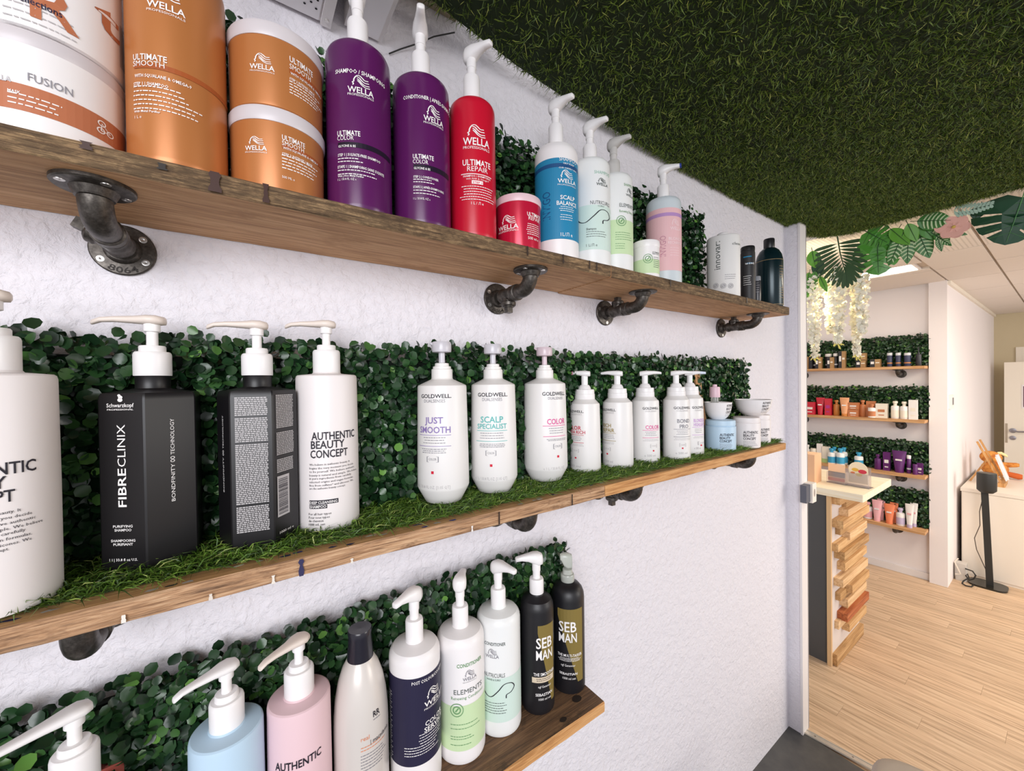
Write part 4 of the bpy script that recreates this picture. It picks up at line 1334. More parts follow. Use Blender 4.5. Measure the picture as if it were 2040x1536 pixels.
def hedge(x0, x1, z0, z1, label, n, size, axis='y', plane=0.0, singles=300, near=None, th=0.045, gaps=None, group='boxwood mats behind the salon products'):
    """mat of boxwood leaves; axis 'y' hangs on a wall facing -y, 'x' on a wall facing -x (x0,x1 then run along y)"""
    root = thing('boxwood_mat', label, 'artificial hedge', ((x0 + x1) / 2, plane, z0) if axis == 'y' else (plane, (x0 + x1) / 2, z0), 0, group)
    L = root.location

    def W(a, d, z):
        # a along wall, d distance out of it
        return np.stack([a, plane - d, z], 1) if axis == 'y' else np.stack([plane - d, a, z], 1)
    bk = MB()
    if axis == 'y':
        bk.box(x0 - L.x, x1 - L.x, -0.012, -0.001, 0, z1 - z0 - 0.012)
    else:
        bk.box(-0.012, -0.001, x0 - L.y, x1 - L.y, 0, z1 - z0 - 0.012)
    bk.build('backing', mat('mat_backing', '#142117', 0.8), root)
    a = rng.uniform(x0, x1, n)
    z = z0 + (z1 - z0) * rng.random(n)
    edge = 0.008 * rng.normal(0, 1, n)
    z = np.where(z > z1 - 0.02, z + np.abs(edge), z)
    d = 0.012 + (th - 0.012) * rng.random(n) ** 0.6
    nv = (0, -1, 0.45) if axis == 'y' else (-1, 0, 0.45)
    X, A, N = frames(n, *nv)
    S = size * rng.uniform(0.7, 1.2, n)
    P = W(a, d, z) - np.array(L)
    # leaves give way to the bottles pushed into them
    keep = np.ones(n, bool)
    if axis == 'y':
        C_ = P + np.array(L) + A * (S * 0.5)[:, None]
        for kx, dv in DATA.items():
            if abs(dv[2] - z0) < 0.05 or (kx == 'oilref' and z0 > 1.7):
                q = np.hypot(C_[:, 0] - dv[0], C_[:, 1] - dv[1])
                hb = 0.10 if 'jar' in kx else 0.160 if kx in ('cxr', 'rich', 'colors', 'bond', 'blond') else 0.216
                keep &= ((q > dv[4] + 0.003) | (C_[:, 2] > dv[2] + hb)) & ((q > 0.021) | (C_[:, 2] > dv[2] + hb + 0.06))
        for hx, hy, hr in ((-0.0895, -0.059, 0.049), (0.021, -0.072, 0.047)):
            if 1.2 < z0 < 1.4:
                keep &= (np.hypot(C_[:, 0] - hx, C_[:, 1] - hy) > hr + 0.003) | (C_[:, 2] > 1.500)
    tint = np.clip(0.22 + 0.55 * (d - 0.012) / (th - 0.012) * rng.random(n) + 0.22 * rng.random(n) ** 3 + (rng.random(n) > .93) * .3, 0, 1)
    ids = np.arange(n)[keep]
    pick = np.array([], int)
    if singles:
        # the leaves that show largest: front layer, nearest to the viewer
        dist = np.linalg.norm(P + np.array(L) - np.array(CAM), axis=1)
        ok = (d > th * 0.72) & keep
        if near is not None:
            ok &= near(a, z)
        score = np.where(ok, S / dist, 0)
        pick = np.argsort(-score)[:singles]
    rest = np.setdiff1d(ids, pick)
    m = len(rest)
    V = (P[rest][:, None, :] + S[rest][:, None, None] * (LP[None, :, 0:1] * X[rest][:, None, :] + LP[None, :, 1:2] * A[rest][:, None, :] + LP[None, :, 2:3] * N[rest][:, None, :])).reshape(-1, 3)
    F = (LF[None] + (np.arange(m) * 9)[:, None, None]).reshape(-1, 4)
    ia = 1 if axis == 'y' else 0
    V[:, ia] = np.minimum(V[:, ia], -0.002)
    V[:, 2] = np.maximum(V[:, 2], 0.001)
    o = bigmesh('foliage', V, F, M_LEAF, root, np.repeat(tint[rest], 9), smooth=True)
    o['kind'] = 'stuff'
    variants = []
    for j in range(5):
        me = bpy.data.meshes.new('leaf')
        me.from_pydata([tuple(v) for v in LP], [], [tuple(int(q) for q in f) for f in LF])
        at = me.attributes.new('tint', 'FLOAT', 'POINT')
        at.data.foreach_set('value', [0.3 + 0.16 * j] * 9)
        me.polygons.foreach_set('use_smooth', [True] * 4)
        me.materials.append(M_LEAF)
        variants.append(me)
    for i in pick:
        lo = bpy.data.objects.new('leaf', variants[int(np.clip((tint[i] - 0.22) / 0.16, 0, 4))])
        COL.objects.link(lo)
        lo.parent = root
        s = S[i]
        lo.matrix_local = Matrix(((X[i][0] * s, A[i][0] * s, N[i][0] * s, P[i][0]), (X[i][1] * s, A[i][1] * s, N[i][1] * s, P[i][1]), (X[i][2] * s, A[i][2] * s, N[i][2] * s, P[i][2]), (0, 0, 0, 1)))
    return root


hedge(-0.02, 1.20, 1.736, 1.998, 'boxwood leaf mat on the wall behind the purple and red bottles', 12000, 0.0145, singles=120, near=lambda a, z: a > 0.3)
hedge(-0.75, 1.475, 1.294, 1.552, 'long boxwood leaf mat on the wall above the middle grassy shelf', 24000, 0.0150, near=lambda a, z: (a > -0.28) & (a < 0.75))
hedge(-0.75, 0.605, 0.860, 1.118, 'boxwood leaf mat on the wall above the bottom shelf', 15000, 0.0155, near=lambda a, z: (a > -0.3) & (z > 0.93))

# turf on the middle shelf
def blades(n, P, D, ln, wd, bend):
    """each blade: 3 rows tapering, bent towards bend; returns verts and quad/tri faces (quads only, tip doubled)"""
    side = np.cross(D, rng.normal(0, 1, (n, 3)))
    side /= np.linalg.norm(side, axis=1)[:, None]
    ln = ln[:, None]
    V = np.empty((n, 6, 3))
    V[:, 0] = P - side * wd[:, None]
    V[:, 1] = P + side * wd[:, None]
    Mi = P + D * ln * 0.55 + bend * ln * 0.12
    V[:, 2] = Mi - side * wd[:, None] * 0.8
    V[:, 3] = Mi + side * wd[:, None] * 0.8
    T = P + D * ln + bend * ln * 0.5
    V[:, 4] = T - side * wd[:, None] * 0.12
    V[:, 5] = T + side * wd[:, None] * 0.12
    F = np.array([(0, 1, 3, 2), (2, 3, 5, 4)])
    return V.reshape(-1, 3), (F[None] + (np.arange(n) * 6)[:, None, None]).reshape(-1, 4)


tr = thing('turf_strip', 'strip of artificial grass laid along the middle shelf under the bottles', 'artificial grass', (0.3, -0.08, 1.2890))
MB().box(-1.08, 1.148, -0.055, 0.068, 0.0002, 0.0032).build('backing', mat('turf_backing', '#22300f', 0.9), tr)
n = 34000
P = np.stack([rng.uniform(-0.5, 1.452, n), rng.uniform(-0.143, -0.012, n), np.full(n, 1.2915)], 1)
P[:, 1] -= np.clip((P[:, 0] - 0.2), 0, 1) * 0.010 * rng.random(n)
D_ = np.stack([rng.normal(0.15, 0.5, n), rng.normal(-0.45, 0.4, n), 0.35 + 0.5 * rng.random(n)], 1)
D_ /= np.linalg.norm(D_, axis=1)[:, None]
bend = np.stack([rng.normal(0.2, .4, n), rng.normal(-0.2, .4, n), -0.8 * np.ones(n)], 1)
ln_ = rng.uniform(0.012, 0.030, n)
V, F = blades(n, P, D_, ln_, np.full(n, 0.0007), bend)
V[:, 2] = np.maximum(V[:, 2], 1.2898)
# the bottles press the pile flat
for kx, dv in DATA.items():
    if abs(dv[2] - 1.293) < 1e-4 and not kx.startswith(('bowl', 'drop')):
        q = np.hypot(V[:, 0] - dv[0], V[:, 1] - dv[1])
        msk = q < dv[4] + 0.001
        V[msk, 2] = np.minimum(V[msk, 2], 1.2925)
o = bigmesh('grass_blades', V - np.array([0.3, -0.08, 1.2890]), F, M_GRASS, tr, np.repeat(np.clip(rng.normal(.42, .25, n), 0, 1), 6))
o['kind'] = 'stuff'

# turf on the low ceiling over the doorway
tc_ = thing('ceiling_turf', 'dark green artificial turf covering the low ceiling panel', 'artificial grass', (1.2, -0.8, 2.15))


def yedge(x):
    return np.interp(x, [-0.2, 0.15, 0.3, 0.5, 0.8, 1.1, 1.4, 2.3], [-0.17, -0.105, -0.075, -0.045, -0.022, -0.01, -0.004, -0.004])


def xedge(y):
    return np.interp(y, [-1.7, -0.6, -0.36, -0.23, -0.12, -0.03, 0.0], [2.19, 2.225, 2.25, 2.255, 2.265, 2.20, 2.10])


mb = MB()
gx = np.linspace(0, 1, 30)
gy = np.linspace(0, 1, 24)
vs, fs = [], []
for z in (2.148, 2.185):
    for a in gx:
        for b in gy:
            y = -1.7 * b
            xx = -0.15 + (xedge(y) + 0.15) * a
            yy = yedge(xx) + (-1.7 - yedge(xx)) * b
            vs.append((xx - 1.2, yy + 0.8, z - 2.15))
nx_, ny_ = 30, 24
for k in (0, 1):
    for a in range(nx_ - 1):
        for b in range(ny_ - 1):
            q = [k * nx_ * ny_ + a * ny_ + b, k * nx_ * ny_ + (a + 1) * ny_ + b, k * nx_ * ny_ + (a + 1) * ny_ + b + 1, k * nx_ * ny_ + a * ny_ + b + 1]
            fs.append(tuple(q if k else q[::-1]))
off = nx_ * ny_
rim = [a * ny_ for a in range(nx_)] + [(nx_ - 1) * ny_ + b for b in range(1, ny_)] + [a * ny_ + ny_ - 1 for a in range(nx_ - 2, -1, -1)] + [b for b in range(ny_ - 2, 0, -1)]
for i in range(len(rim)):
    a, b = rim[i], rim[(i + 1) % len(rim)]
    fs.append((a, b, b + off, a + off))
mb.add(vs, fs)
mb.build('panel', mat('turf_panel', '#1b2b0d', 0.9), tc_)
n = 170000
x = -0.1 + 2.37 * np.sqrt(rng.random(n))
y = -1.45 * rng.random(n) ** 1.15
y = np.minimum(y, yedge(x))
x = np.minimum(x, xedge(y))
e1 = rng.random(n)
P = np.stack([x, y, np.full(n, 2.150)], 1)
P[:, 2] += np.where((y > yedge(x) - 1e-6) | (x > xedge(y) - 1e-6), 0.03 * e1, 0)
D_ = np.stack([rng.normal(0.0, 0.75, n), rng.normal(0.0, 0.75, n), -0.7 * np.ones(n)], 1)
D_[:, 0] += (x > xedge(y) - 0.02) * 0.4
D_[:, 1] += (y > yedge(x) - 0.02) * 0.5 * (x < 1.2)
D_ /= np.linalg.norm(D_, axis=1)[:, None]
bend = np.stack([rng.normal(0, .5, n), rng.normal(0, .5, n), 0.2 * np.ones(n)], 1)
V, F = blades(n, P, D_, rng.uniform(0.010, 0.022, n), rng.uniform(0.0006, 0.0011, n), bend)
inside = (V[:, 0] < 1.9)
V[:, 1] = np.where(inside, np.minimum(V[:, 1], -0.001), V[:, 1])
o = bigmesh('grass_blades', V - np.array([1.2, -0.8, 2.15]), F, M_GRASSC, tc_, np.repeat(np.clip(rng.normal(.42, .24, n), 0, 1), 6))
o['kind'] = 'stuff'

# vent box and lamp housing under the ceiling at the top of the shelf wall
vb = thing('vent_box', 'white metal vent box with perforated underside above the orange jars', 'vent', (-0.10, -0.12, 2.085))
MB().box(-0.25, 0.228, -0.14, 0.116, 0.004, 0.13).build('housing', W_TRIM, vb)
MB().box(-0.25, 0.210, -0.14, 0.112, 0.000, 0.004).build('grille', mat('grille_paint', '#efecee', 0.4), vb)
MB().box(0.213, 0.228, -0.14, 0.114, -0.004, 0.004).build('end_rail', W_TRIM, vb)
hm = mat('vent_hole', '#15151a', 0.9)
hv, hf = [], []
hole0 = None
for i in range(26):
    for j in range(14):
        if (i + j) % 2:
            continue
        cx, cy = 0.204 - i * 0.008, 0.092 - j * 0.008
        if hole0 is None:
            hole0 = MB().add([(0.0019 * math.cos(a), 0.0019 * math.sin(a), 0) for a in np.linspace(0, 2 * math.pi, 9)[:-1]], [tuple(range(7, -1, -1))]).build('vent_hole', hm, vb)
            h = hole0
        else:
            h = hole0.copy()
            COL.objects.link(h)
            h.parent = vb
        h.location = (cx, cy, -0.0006)
MB().lathe([(0.0, -0.0062), (0.003, -0.006), (0.0036, -0.004)], 10, cx=0.2205, cy=0.10).build('screw', M_SCREW, vb)
lb_ = thing('lamp_housing', 'white metal channel under the ceiling beside the perforated vent', 'lamp housing', (0.185, -0.16, 2.10))
MB().box(-0.035, 0.026, -0.25, 0.155, 0, 0.11).build('channel', W_TRIM, lb_)
MB().box(-0.028, 0.019, -0.25, 0.150, -0.003, 0.0).build('cover', mat('grille_paint'), lb_)
o = MB().tube([(0.225, -0.004, 2.088), (0.245, -0.006, 2.104), (0.275, -0.012, 2.124), (0.30, -0.03, 2.136), (0.33, -0.055, 2.14)], 0.0012, 6).build('wire', mat('wire_black', '#1d1b1a', 0.6))
tag(o, 'thin black wire on the wall beside the ceiling turf', 'wire')

# ------------------------------------------------------------------ products
def plastic(name, col, rough=0.38, **k):
    return mat('plastic_' + name, col, rough, **k)


P_WHITE = plastic('white', '#f0ecec', 0.35, sub=0.06)
P_PUMP = plastic('pump_white', '#f2efef', 0.32)
P_PUMPW = plastic('pump_worn', '#e6d9cf', 0.4)
P_FROST = plastic('frosted', '#e9e6e2', 0.3, trans=0.35)
P_LID = plastic('lid_pale', '#d2cbce', 0.35)


def lerp_prof(prof):
    zs = [p[1] for p in prof]
    rs = [p[0] for p in prof]
    return lambda z: float(np.interp(z, zs, rs))


def root_of(key, name, label, cat, group=None, dz=0.0):
    x, y, z, rot, r, its = DATA[key]
    return thing(name, label, cat, (x, y, z + dz), R(rot), group), r, its


def sub(mb, name, m, par, smooth=40):
    return mb.build(name, m, par, smooth)


def pump_hood(root, z, ang, col=P_PUMP, ch=0.05, sh=0.02, tip=None, rc=0.0142, rs=0.0074, sc=1.0, ring=False):
    """screw collar, stem and hooded beak of a litre bottle"""
    c = sub(MB().lathe([(rc * .96, z), (rc, z + 0.002), (rc, z + ch - 0.003), (rc * .92, z + ch), (rs, z + ch + 0.0005)], 28), 'pump_collar', col, root)
    st = MB().lathe([(rs, z + ch - 0.002), (rs, z + ch + sh * .6), (rs * 1.12, z + ch + sh * .62), (rs * 1.12, z + ch + sh + 0.014)], 20)
    sub(st, 'pump_stem', col, c)
    zb = z + ch + sh
    M = Matrix.Translation((0, 0, zb)) @ Matrix.Rotation(R(ang), 4, 'Z') @ Matrix.Scale(sc, 4)
    h = MB().loft([(-.0130, .013, .003, .006), (-.0115, .013, .009, .0105), (-.004, .014, .0125, .0135), (.006, .0165, .0112, .0115), (.017, .0180, .0084, .0080), (.030, .0180, .0064, .0056), (.041, .0165, .0058, .0046), (.0425, .0160, .0038, .0030)], 16, 2.6, M=M)
    hd = sub(h, 'pump_nozzle', col, c, 60)
    if tip:
        sub(MB().loft([(.0395, .0167, .0062, .0050), (.0430, .0162, .0060, .0048)], 12, 2.6, M=M), 'tip', tip, hd)
    return c


def pump_flat(root, z, ang, col=P_PUMP, rc=0.0186, chh=0.034, length=0.052, worn=True, neck=0.0):
    """broad cap, ring, thin stem and a long flat spout"""
    c = sub(MB().lathe([(rc * .98, z), (rc, z + 0.001), (rc, z + chh - 0.004), (rc * .97, z + chh - 0.0015), (rc * .9, z + chh), (0.006, z + chh)], 36), 'pump_cap', col, root)
    sub(MB().lathe([(0.0128, z + chh - 0.001), (0.0128, z + chh + 0.006), (0.0118, z + chh + 0.0075), (0.006, z + chh + 0.0075)], 28), 'pump_ring', col, c)
    sub(MB().lathe([(0.0056, z + chh), (0.0056, z + chh + 0.024), (0.008, z + chh + 0.025), (0.008, z + chh + 0.036)], 20), 'pump_stem', col, c)
    zb = z + chh + 0.030
    M = Matrix.Translation((0, 0, zb)) @ Matrix.Rotation(R(ang), 4, 'Z')
    k = length / 0.052
    h = MB().loft([(-.0135, .0080, .003, .0025), (-.0120, .0082, .0085, .0048), (-.005, .0088, .0128, .0060), (.004, .0090, .0120, .0058), (.016 * k, .0086, .0080, .0046), (.034 * k, .0084, .0058, .0034), (.046 * k, .0072, .0050, .0030), (.053 * k, .0040, .0044, .0028), (.054 * k, .0030, .0030, .0020)], 16, 2.6, M=M)
    sub(h, 'pump_spout', P_PUMPW if worn else col, c, 60)
    return c


def body(root, prof, m, n=64, name='body', **k):
    return sub(MB().lathe(prof, n, **k), name, m, root, 30)


def litre(key, label, m, h, ang, dome=0.006, its=True, name='pump_bottle', pump=None, group='litre pump bottles', tip=None, ch=0.048, sh=0.024, pc=P_PUMP, r=None, cat='bottle'):
    root, r_, items = root_of(key, name, label, cat, group)
    r = r or r_
    prof = [(r * .90, 0.0), (r * .965, 0.0012), (r * .995, 0.005), (r, 0.009), (r, h - 0.012), (r * .985, h - 0.006), (r * .94, h - 0.0015), (r * .86, h + dome * .35), (r * .6, h + dome * .8), (0.0148, h + dome), (0.0140, h + dome + 0.003)]
    body(root, prof, m)
    Print(lerp_prof([(r, 0), (r, h)])).items(items).build(root)
    pump_hood(root, h + dome + 0.001, ang, pc, ch, sh, tip)
    return root


def jar(key, label, m, lid, hb, hl, dz=0.0, rl=1.035, cat='jar', group='hair mask jars'):
    root, r, items = root_of(key, 'mask_jar', label, cat, group)
    root.location.z += dz
    items = [i for i in items]
    if dz:      # items were measured from the shelf: lower them to this jar's own base
        sh = lambda z: round(z - dz * 1e3, 1)
        new = []
        for i in items:
            i = list(i)
            if i[0] == 'T':
                i[4] = sh(i[4])
            elif i[0] in 'RBMLKSQ':
                i[3], i[4] = sh(i[3]), sh(i[4])
            new.append(tuple(i))
        items = new
    body(root, [(r * .93, 0), (r * .975, 0.0015), (r * .985, 0.006), (r, hb - 0.004), (r * .985, hb - 0.0015), (r * .93, hb - 0.0005), (r * .93, hb + 0.002)] if rl < 1 else [(r * .93, 0), (r * .975, 0.0015), (r * .985, 0.006), (r, hb), (r * .98, hb + 0.001)], m)
    Print(lerp_prof([(r * .985, 0.006), (r, hb)])).items(items).build(root)
    R2 = r * rl
    sub(MB().lathe([(R2 * .98, hb + (0.0012 if rl < 1 else -0.001)), (R2, hb + 0.002), (R2, hb + hl - 0.004), (R2 * .975, hb + hl - 0.001), (R2 * .93, hb + hl), (0.0, hb + hl)], 64), 'lid', lid, root, 30)
    return root


C_OR = plastic('bronze', '#bf7a45', 0.33, metal=0.25)
C_PU = plastic('purple', '#571a56', 0.26)
C_RD = plastic('red', '#c4142f', 0.30)
C_RDJ = plastic('red_jar', '#c41a3c', 0.22, metal=0.2)

# upper shelf
jar('fusion', 'large white jar with copper band under another white jar on the upper shelf', P_WHITE, P_LID, 0.078, 0.0145, rl=1.014)
jar('oilref', 'white jar with copper letters and barcode stacked on the copper banded jar', P_WHITE, P_LID, 0.115, 0.0145, rl=1.014)
root = litre('smooth', 'tall bronze orange shampoo bottle between white jars and orange tubs', C_OR, 0.232, -60)
jar('ojar_low', 'bronze orange jar with pale lid, lower one of the stacked pair', C_OR, P_LID, 0.0832, 0.0172)
jar('ojar_up', 'bronze orange jar with pale lid, upper one of the stacked pair', C_OR, P_LID, 0.0832, 0.0172, dz=0.1005)
litre('purple1', 'purple shampoo bottle beside the stacked orange jars', C_PU, 0.231, -75)
litre('purple2', 'purple conditioner bottle beside the tall red bottle', C_PU, 0.228, -88)
litre('red', 'tall red shampoo bottle with white lettering', C_RD, 0.228, -38)
jar('redjar', 'small glossy red jar with pink lid beside the tall red bottle', C_RDJ, plastic('lid_pink', '#e3c3c9', 0.35), 0.0838, 0.0132)
litre('blue', 'white pump bottle wrapped in a blue scalp label', P_WHITE, 0.216, -35, dome=0.014, ch=0.042)
P_MINT = plastic('mint_white', '#ebeceb', 0.35, sub=0.05)
litre('nutri', 'white upper shelf pump bottle with mint green swirl', P_MINT, 0.220, -30, ch=0.036)
litre('elem', 'white upper shelf pump bottle with lime green leaf label and frosted pump', P_MINT, 0.220, -28, ch=0.036, pc=P_FROST)
jar('ejar', 'small white jar with lime green label in front of pink bottle', P_WHITE, P_WHITE, 0.0735, 0.0145)
litre('pink', 'pale bottle with pink label and blue tipped pump on the upper shelf', plastic('pale_blue_grey', '#ccd5da', 0.35), 0.212, -8, dome=0.008, ch=0.034, tip=plastic('blue_tip', '#2b3f9a', 0.4))

# flat white bottle with an upright name
root, r, items = root_of('innovar', 'shampoo_bottle', 'flat white bottle with upright lettering and no pump on the upper shelf', 'bottle')
hI = 0.186
body(root, [(r * .95, 0), (r, 0.004), (r, hI - 0.008), (r * .97, hI - 0.002), (r * .92, hI)], plastic('chalk', '#e9e7e4', 0.5), sy=0.75)
Print(lerp_prof([(r, 0), (r, hI)])).items(items).build(root)
for ch in root.children:
    if ch.name.split('.')[0] != 'body':
        for v in ch.data.vertices:
            v.co.y *= 0.76
sub(MB().lathe([(0.016, hI - 0.001), (0.016, hI + 0.009), (0.014, hI + 0.011), (0, hI + 0.0115)], 28), 'cap', P_WHITE, root)
# black cans at the end
M_BLK = plastic('black', '#1b1a1e', 0.35)
M_BLKM = plastic('black_matt', '#211f22', 0.5)
root, r, items = root_of('dark', 'product_bottle', 'slim black bottle with white print next to the flat white bottle', 'bottle')
body(root, [(r * .95, 0), (r, 0.003), (r, 0.142), (r * .96, 0.147), (r * .93, 0.150)], M_BLKM)
Print(lerp_prof([(r, 0), (r, .15)])).items(items).build(root)
sub(MB().lathe([(r * .97, 0.150), (r * .97, 0.160), (r * .9, 0.163), (0, 0.1635)], 32), 'cap', M_BLK, root)
Print(lerp_prof([(r, 0), (r, .2)])).items([('R', -35, 30, 128, 131, 'blue'), ('R', -10, 40, 108, 111, 'blue')]).build(root)
root, r, items = root_of('mini', 'sample_bottle', 'tiny dark sample bottle in front of the black can', 'bottle')
body(root, [(r * .95, 0), (r, 0.002), (r, 0.060), (r * .9, 0.062)], plastic('smoke', '#3c3b40', 0.3))
Print(lerp_prof([(r, 0), (r, .1)])).items(items).build(root)
sub(MB().lathe([(r * .98, 0.062), (r * .98, 0.073), (r * .9, 0.075), (0, 0.075)], 24), 'cap', plastic('clear_grey', '#8f9196', 0.25), root)
root, r, items = root_of('black', 'shampoo_bottle', 'round shouldered black bottle at the end of the upper shelf', 'bottle')
M_TEAL = plastic('black_teal', '#10282e', 0.22, metal=0.3)
body(root, [(r * .95, 0), (r, 0.004), (r, 0.150), (r * .98, 0.158), (r * .90, 0.172), (r * .72, 0.186), (r * .5, 0.194), (0.014, 0.196)], M_TEAL)
sub(MB().lathe([(0.0150, 0.195), (0.0158, 0.198), (0.0158, 0.224), (0.0148, 0.2265), (0, 0.227)], 28), 'cap', M_BLK, root)
Print(lerp_prof([(r, 0), (r, .2)])).items([('R', -180, 180, 150, 151, 'gold'), ('R', -180, 180, 5, 6, 'gold'), ('M', 45, 75, 20, 60, 'gold', 5, 'l'), ('M', 45, 75, 85, 130, 'gold', 5, 'l')]).build(root)

# middle shelf
P_CREAM = plastic('cream', '#ece5e4', 0.45, sub=0.05)


def abc(key, label, m, ang, h=0.2205, length=0.052, name='pump_bottle', worn=True, chh=0.034):
    root, r, items = root_of(key, name, label, 'bottle', 'pump bottles with long flat spouts')
    body(root, [(r * .93, 0), (r * .98, 0.001), (r, 0.006), (r * 1.0, h * .5), (r * .985, h - 0.005), (r * .965, h - 0.0015), (r * .92, h), (0.02, h + 0.002), (0.0185, h + 0.004)], m)
    Print(lerp_prof([(r, 0), (r, h * .5), (r * .985, h)])).items(items).build(root)
    pump_flat(root, h + 0.003, ang, length=length, worn=worn, chh=chh)
    return root


abc('abc1', 'large cream pump bottle left of the black square bottles', P_CREAM, 175)
abc('abc2', 'cream pump bottle with black headline beside the black square bottle', P_CREAM, 172)

# hexagonal black bottles
M_HEX = plastic('hex_black', '#141215', 0.4)


def hexbottle(cx, cy, e0, R_, label, faces, ang):
    t = thing('hexagonal_bottle', label, 'bottle', (cx, cy, 1.293), 0, 'square shouldered black pump bottles')
    h = 0.2
    ring = []
    ver = []
    for k in range(6):
        a = R(e0 - 90 - 30 + 60 * k)    # vertex angles
        ver.append(Vector((R_ * math.cos(a), R_ * math.sin(a), 0)))
    # rounded corners
    for k in range(6):
        p, q, s = ver[k - 1], ver[k], ver[(k + 1) % 6]
        for f in (0.93, 0.975):
            ring.append(tuple((p + (q - p) * f)[:2]))
        for f in (0.025, 0.07):
            ring.append(tuple((q + (s - q) * f)[:2]))
    mb = MB()
    n = len(ring)
    rows = [(0.0, .95), (0.002, .985), (0.006, 1.0), (h - 0.008, 1.0), (h - 0.003, .985), (h, .95), (h + 0.004, .45), (h + 0.005, .40)]
    vs = [(x * k, y * k, z) for z, k in rows for x, y in ring]
    fs = [(j * n + i, j * n + (i + 1) % n, (j + 1) * n + (i + 1) % n, (j + 1) * n + i) for j in range(len(rows) - 1) for i in range(n)]
    fs += [tuple(range(n - 1, -1, -1)), tuple((len(rows) - 1) * n + i for i in range(n))]
    mb.add(vs, fs)
    sub(mb, 'body', M_HEX, t, 25)
    sub(MB().lathe([(0.0178, h + 0.002), (0.0165, h + 0.006), (0.0165, h + 0.019), (0.0178, h + 0.021)], 32), 'neck', M_HEX, t, 40)
    pump_flat(t, h + 0.020, ang, rc=0.018, chh=0.029)
    for k, fn in faces.items():
        a, b = ver[k], ver[(k + 1) % 6]
        mid = (a + b) / 2
        ax = (b - a).normalized()
        fn(t, mid, ax, mid.normalized())
    return t


def ftext(t, mid, ax, nr, txt, u, z, cap, width=None, bold=0, vert=False, col='white', align='c', name='lettering'):
    V, F, wd = glyphs(txt, bold)
    W_ = width if width else wd * cap
    mb = MB()
    pts = []
    for x, y in V:
        x = x / wd * W_
        if vert:
            pts.append(mid + ax * (u - y * cap) + nr * 0.0006 + Vector((0, 0, z + x)))
        else:
            xx = x - (W_ / 2 if align == 'c' else 0)
            pts.append(mid + ax * (u + xx) + nr * 0.0006 + Vector((0, 0, z + y * cap)))
    mb.add(pts, F)
    return mb.build(name, INK(col), t)


def fblock(t, mid, ax, nr, u0, u1, z0, z1, n, col='greyl', seed=1, name='small_print', breaks=()):
    rr = random.Random(seed)
    mb = MB()
    pit = (z1 - z0) / n
    for i in range(n):
        if i in breaks:
            continue
        zt = z1 - pit * i
        x = u0
        end = u1 - (u1 - u0) * rr.choice((0, 0, 0, 0.02, 0.2 if (i + 1) in breaks else 0.0))
        while x < end - 0.0008:
            wd = min(rr.uniform(0.0015, 0.0045), end - x)
            P4 = [mid + ax * q + nr * 0.0006 + Vector((0, 0, zz)) for q, zz in ((x, zt - pit * .62), (x + wd, zt - pit * .62), (x + wd, zt), (x, zt))]
            mb.add(P4, [(0, 1, 2, 3)])
            x += wd + 0.0006
    return mb.build(name, INK(col), t)


def face_front(t, mid, ax, nr):
    ftext(t, mid, ax, nr, 'Schwarzkopf', 0.0, 0.1845, 0.0042, 0.029, 1)
    ftext(t, mid, ax, nr, 'PROFESSIONAL', 0.0, 0.181, 0.0016, 0.028, 1)
    mb = MB()
    for q, zz, w_ in ((0, 0.1925, .0028), (0.0004, 0.1955, .0024), (-0.001, 0.1975, .0018)):
        c = mid + nr * 0.0006
        mb.add([c + ax * (q + w_ * math.cos(a)) + Vector((0, 0, zz + w_ * 0.8 * math.sin(a))) for a in np.linspace(0, 2 * math.pi, 11)[:-1]], [tuple(range(10))])
    mb.build('logo', INK('white'), t)
    ftext(t, mid, ax, nr, 'FIBRE', 0.0045, 0.073, 0.0085, 0.043, 1, True)
    ftext(t, mid, ax, nr, 'CLINIX', 0.0045, 0.118, 0.0085, 0.047, 0, True)
    ftext(t, mid, ax, nr, 'PURIFYING', 0.0, 0.0500, 0.0027, 0.021, 1)
    ftext(t, mid, ax, nr, 'SHAMPOO', 0.0, 0.0458, 0.0027, 0.018, 1)
    ftext(t, mid, ax, nr, 'SHAMPOOING', 0.0, 0.0340, 0.0027, 0.026, 1)
    ftext(t, mid, ax, nr, 'PURIFIANT', 0.0, 0.0298, 0.0027, 0.021, 1)
    ftext(t, mid, ax, nr, '1 l | 33.8 fl oz U.S.', 0.0, 0.0125, 0.0028, 0.030, 1)


def face_bond(t, mid, ax, nr):
    ftext(t, mid, ax, nr, 'BONDFINITY', 0.0025, 0.072, 0.0036, 0.044, 0, True)
    ftext(t, mid, ax, nr, 'OO', 0.0027, 0.118, 0.0042, 0.007, 1, True)
    ftext(t, mid, ax, nr, 'TECHNOLOGY', 0.0025, 0.127, 0.0036, 0.042, 0, True)


def face_back(t, mid, ax, nr):
    fblock(t, mid, ax, nr, -0.0175, 0.0175, 0.022, 0.192, 72, 'greyl', 3, breaks=(10, 24, 57))


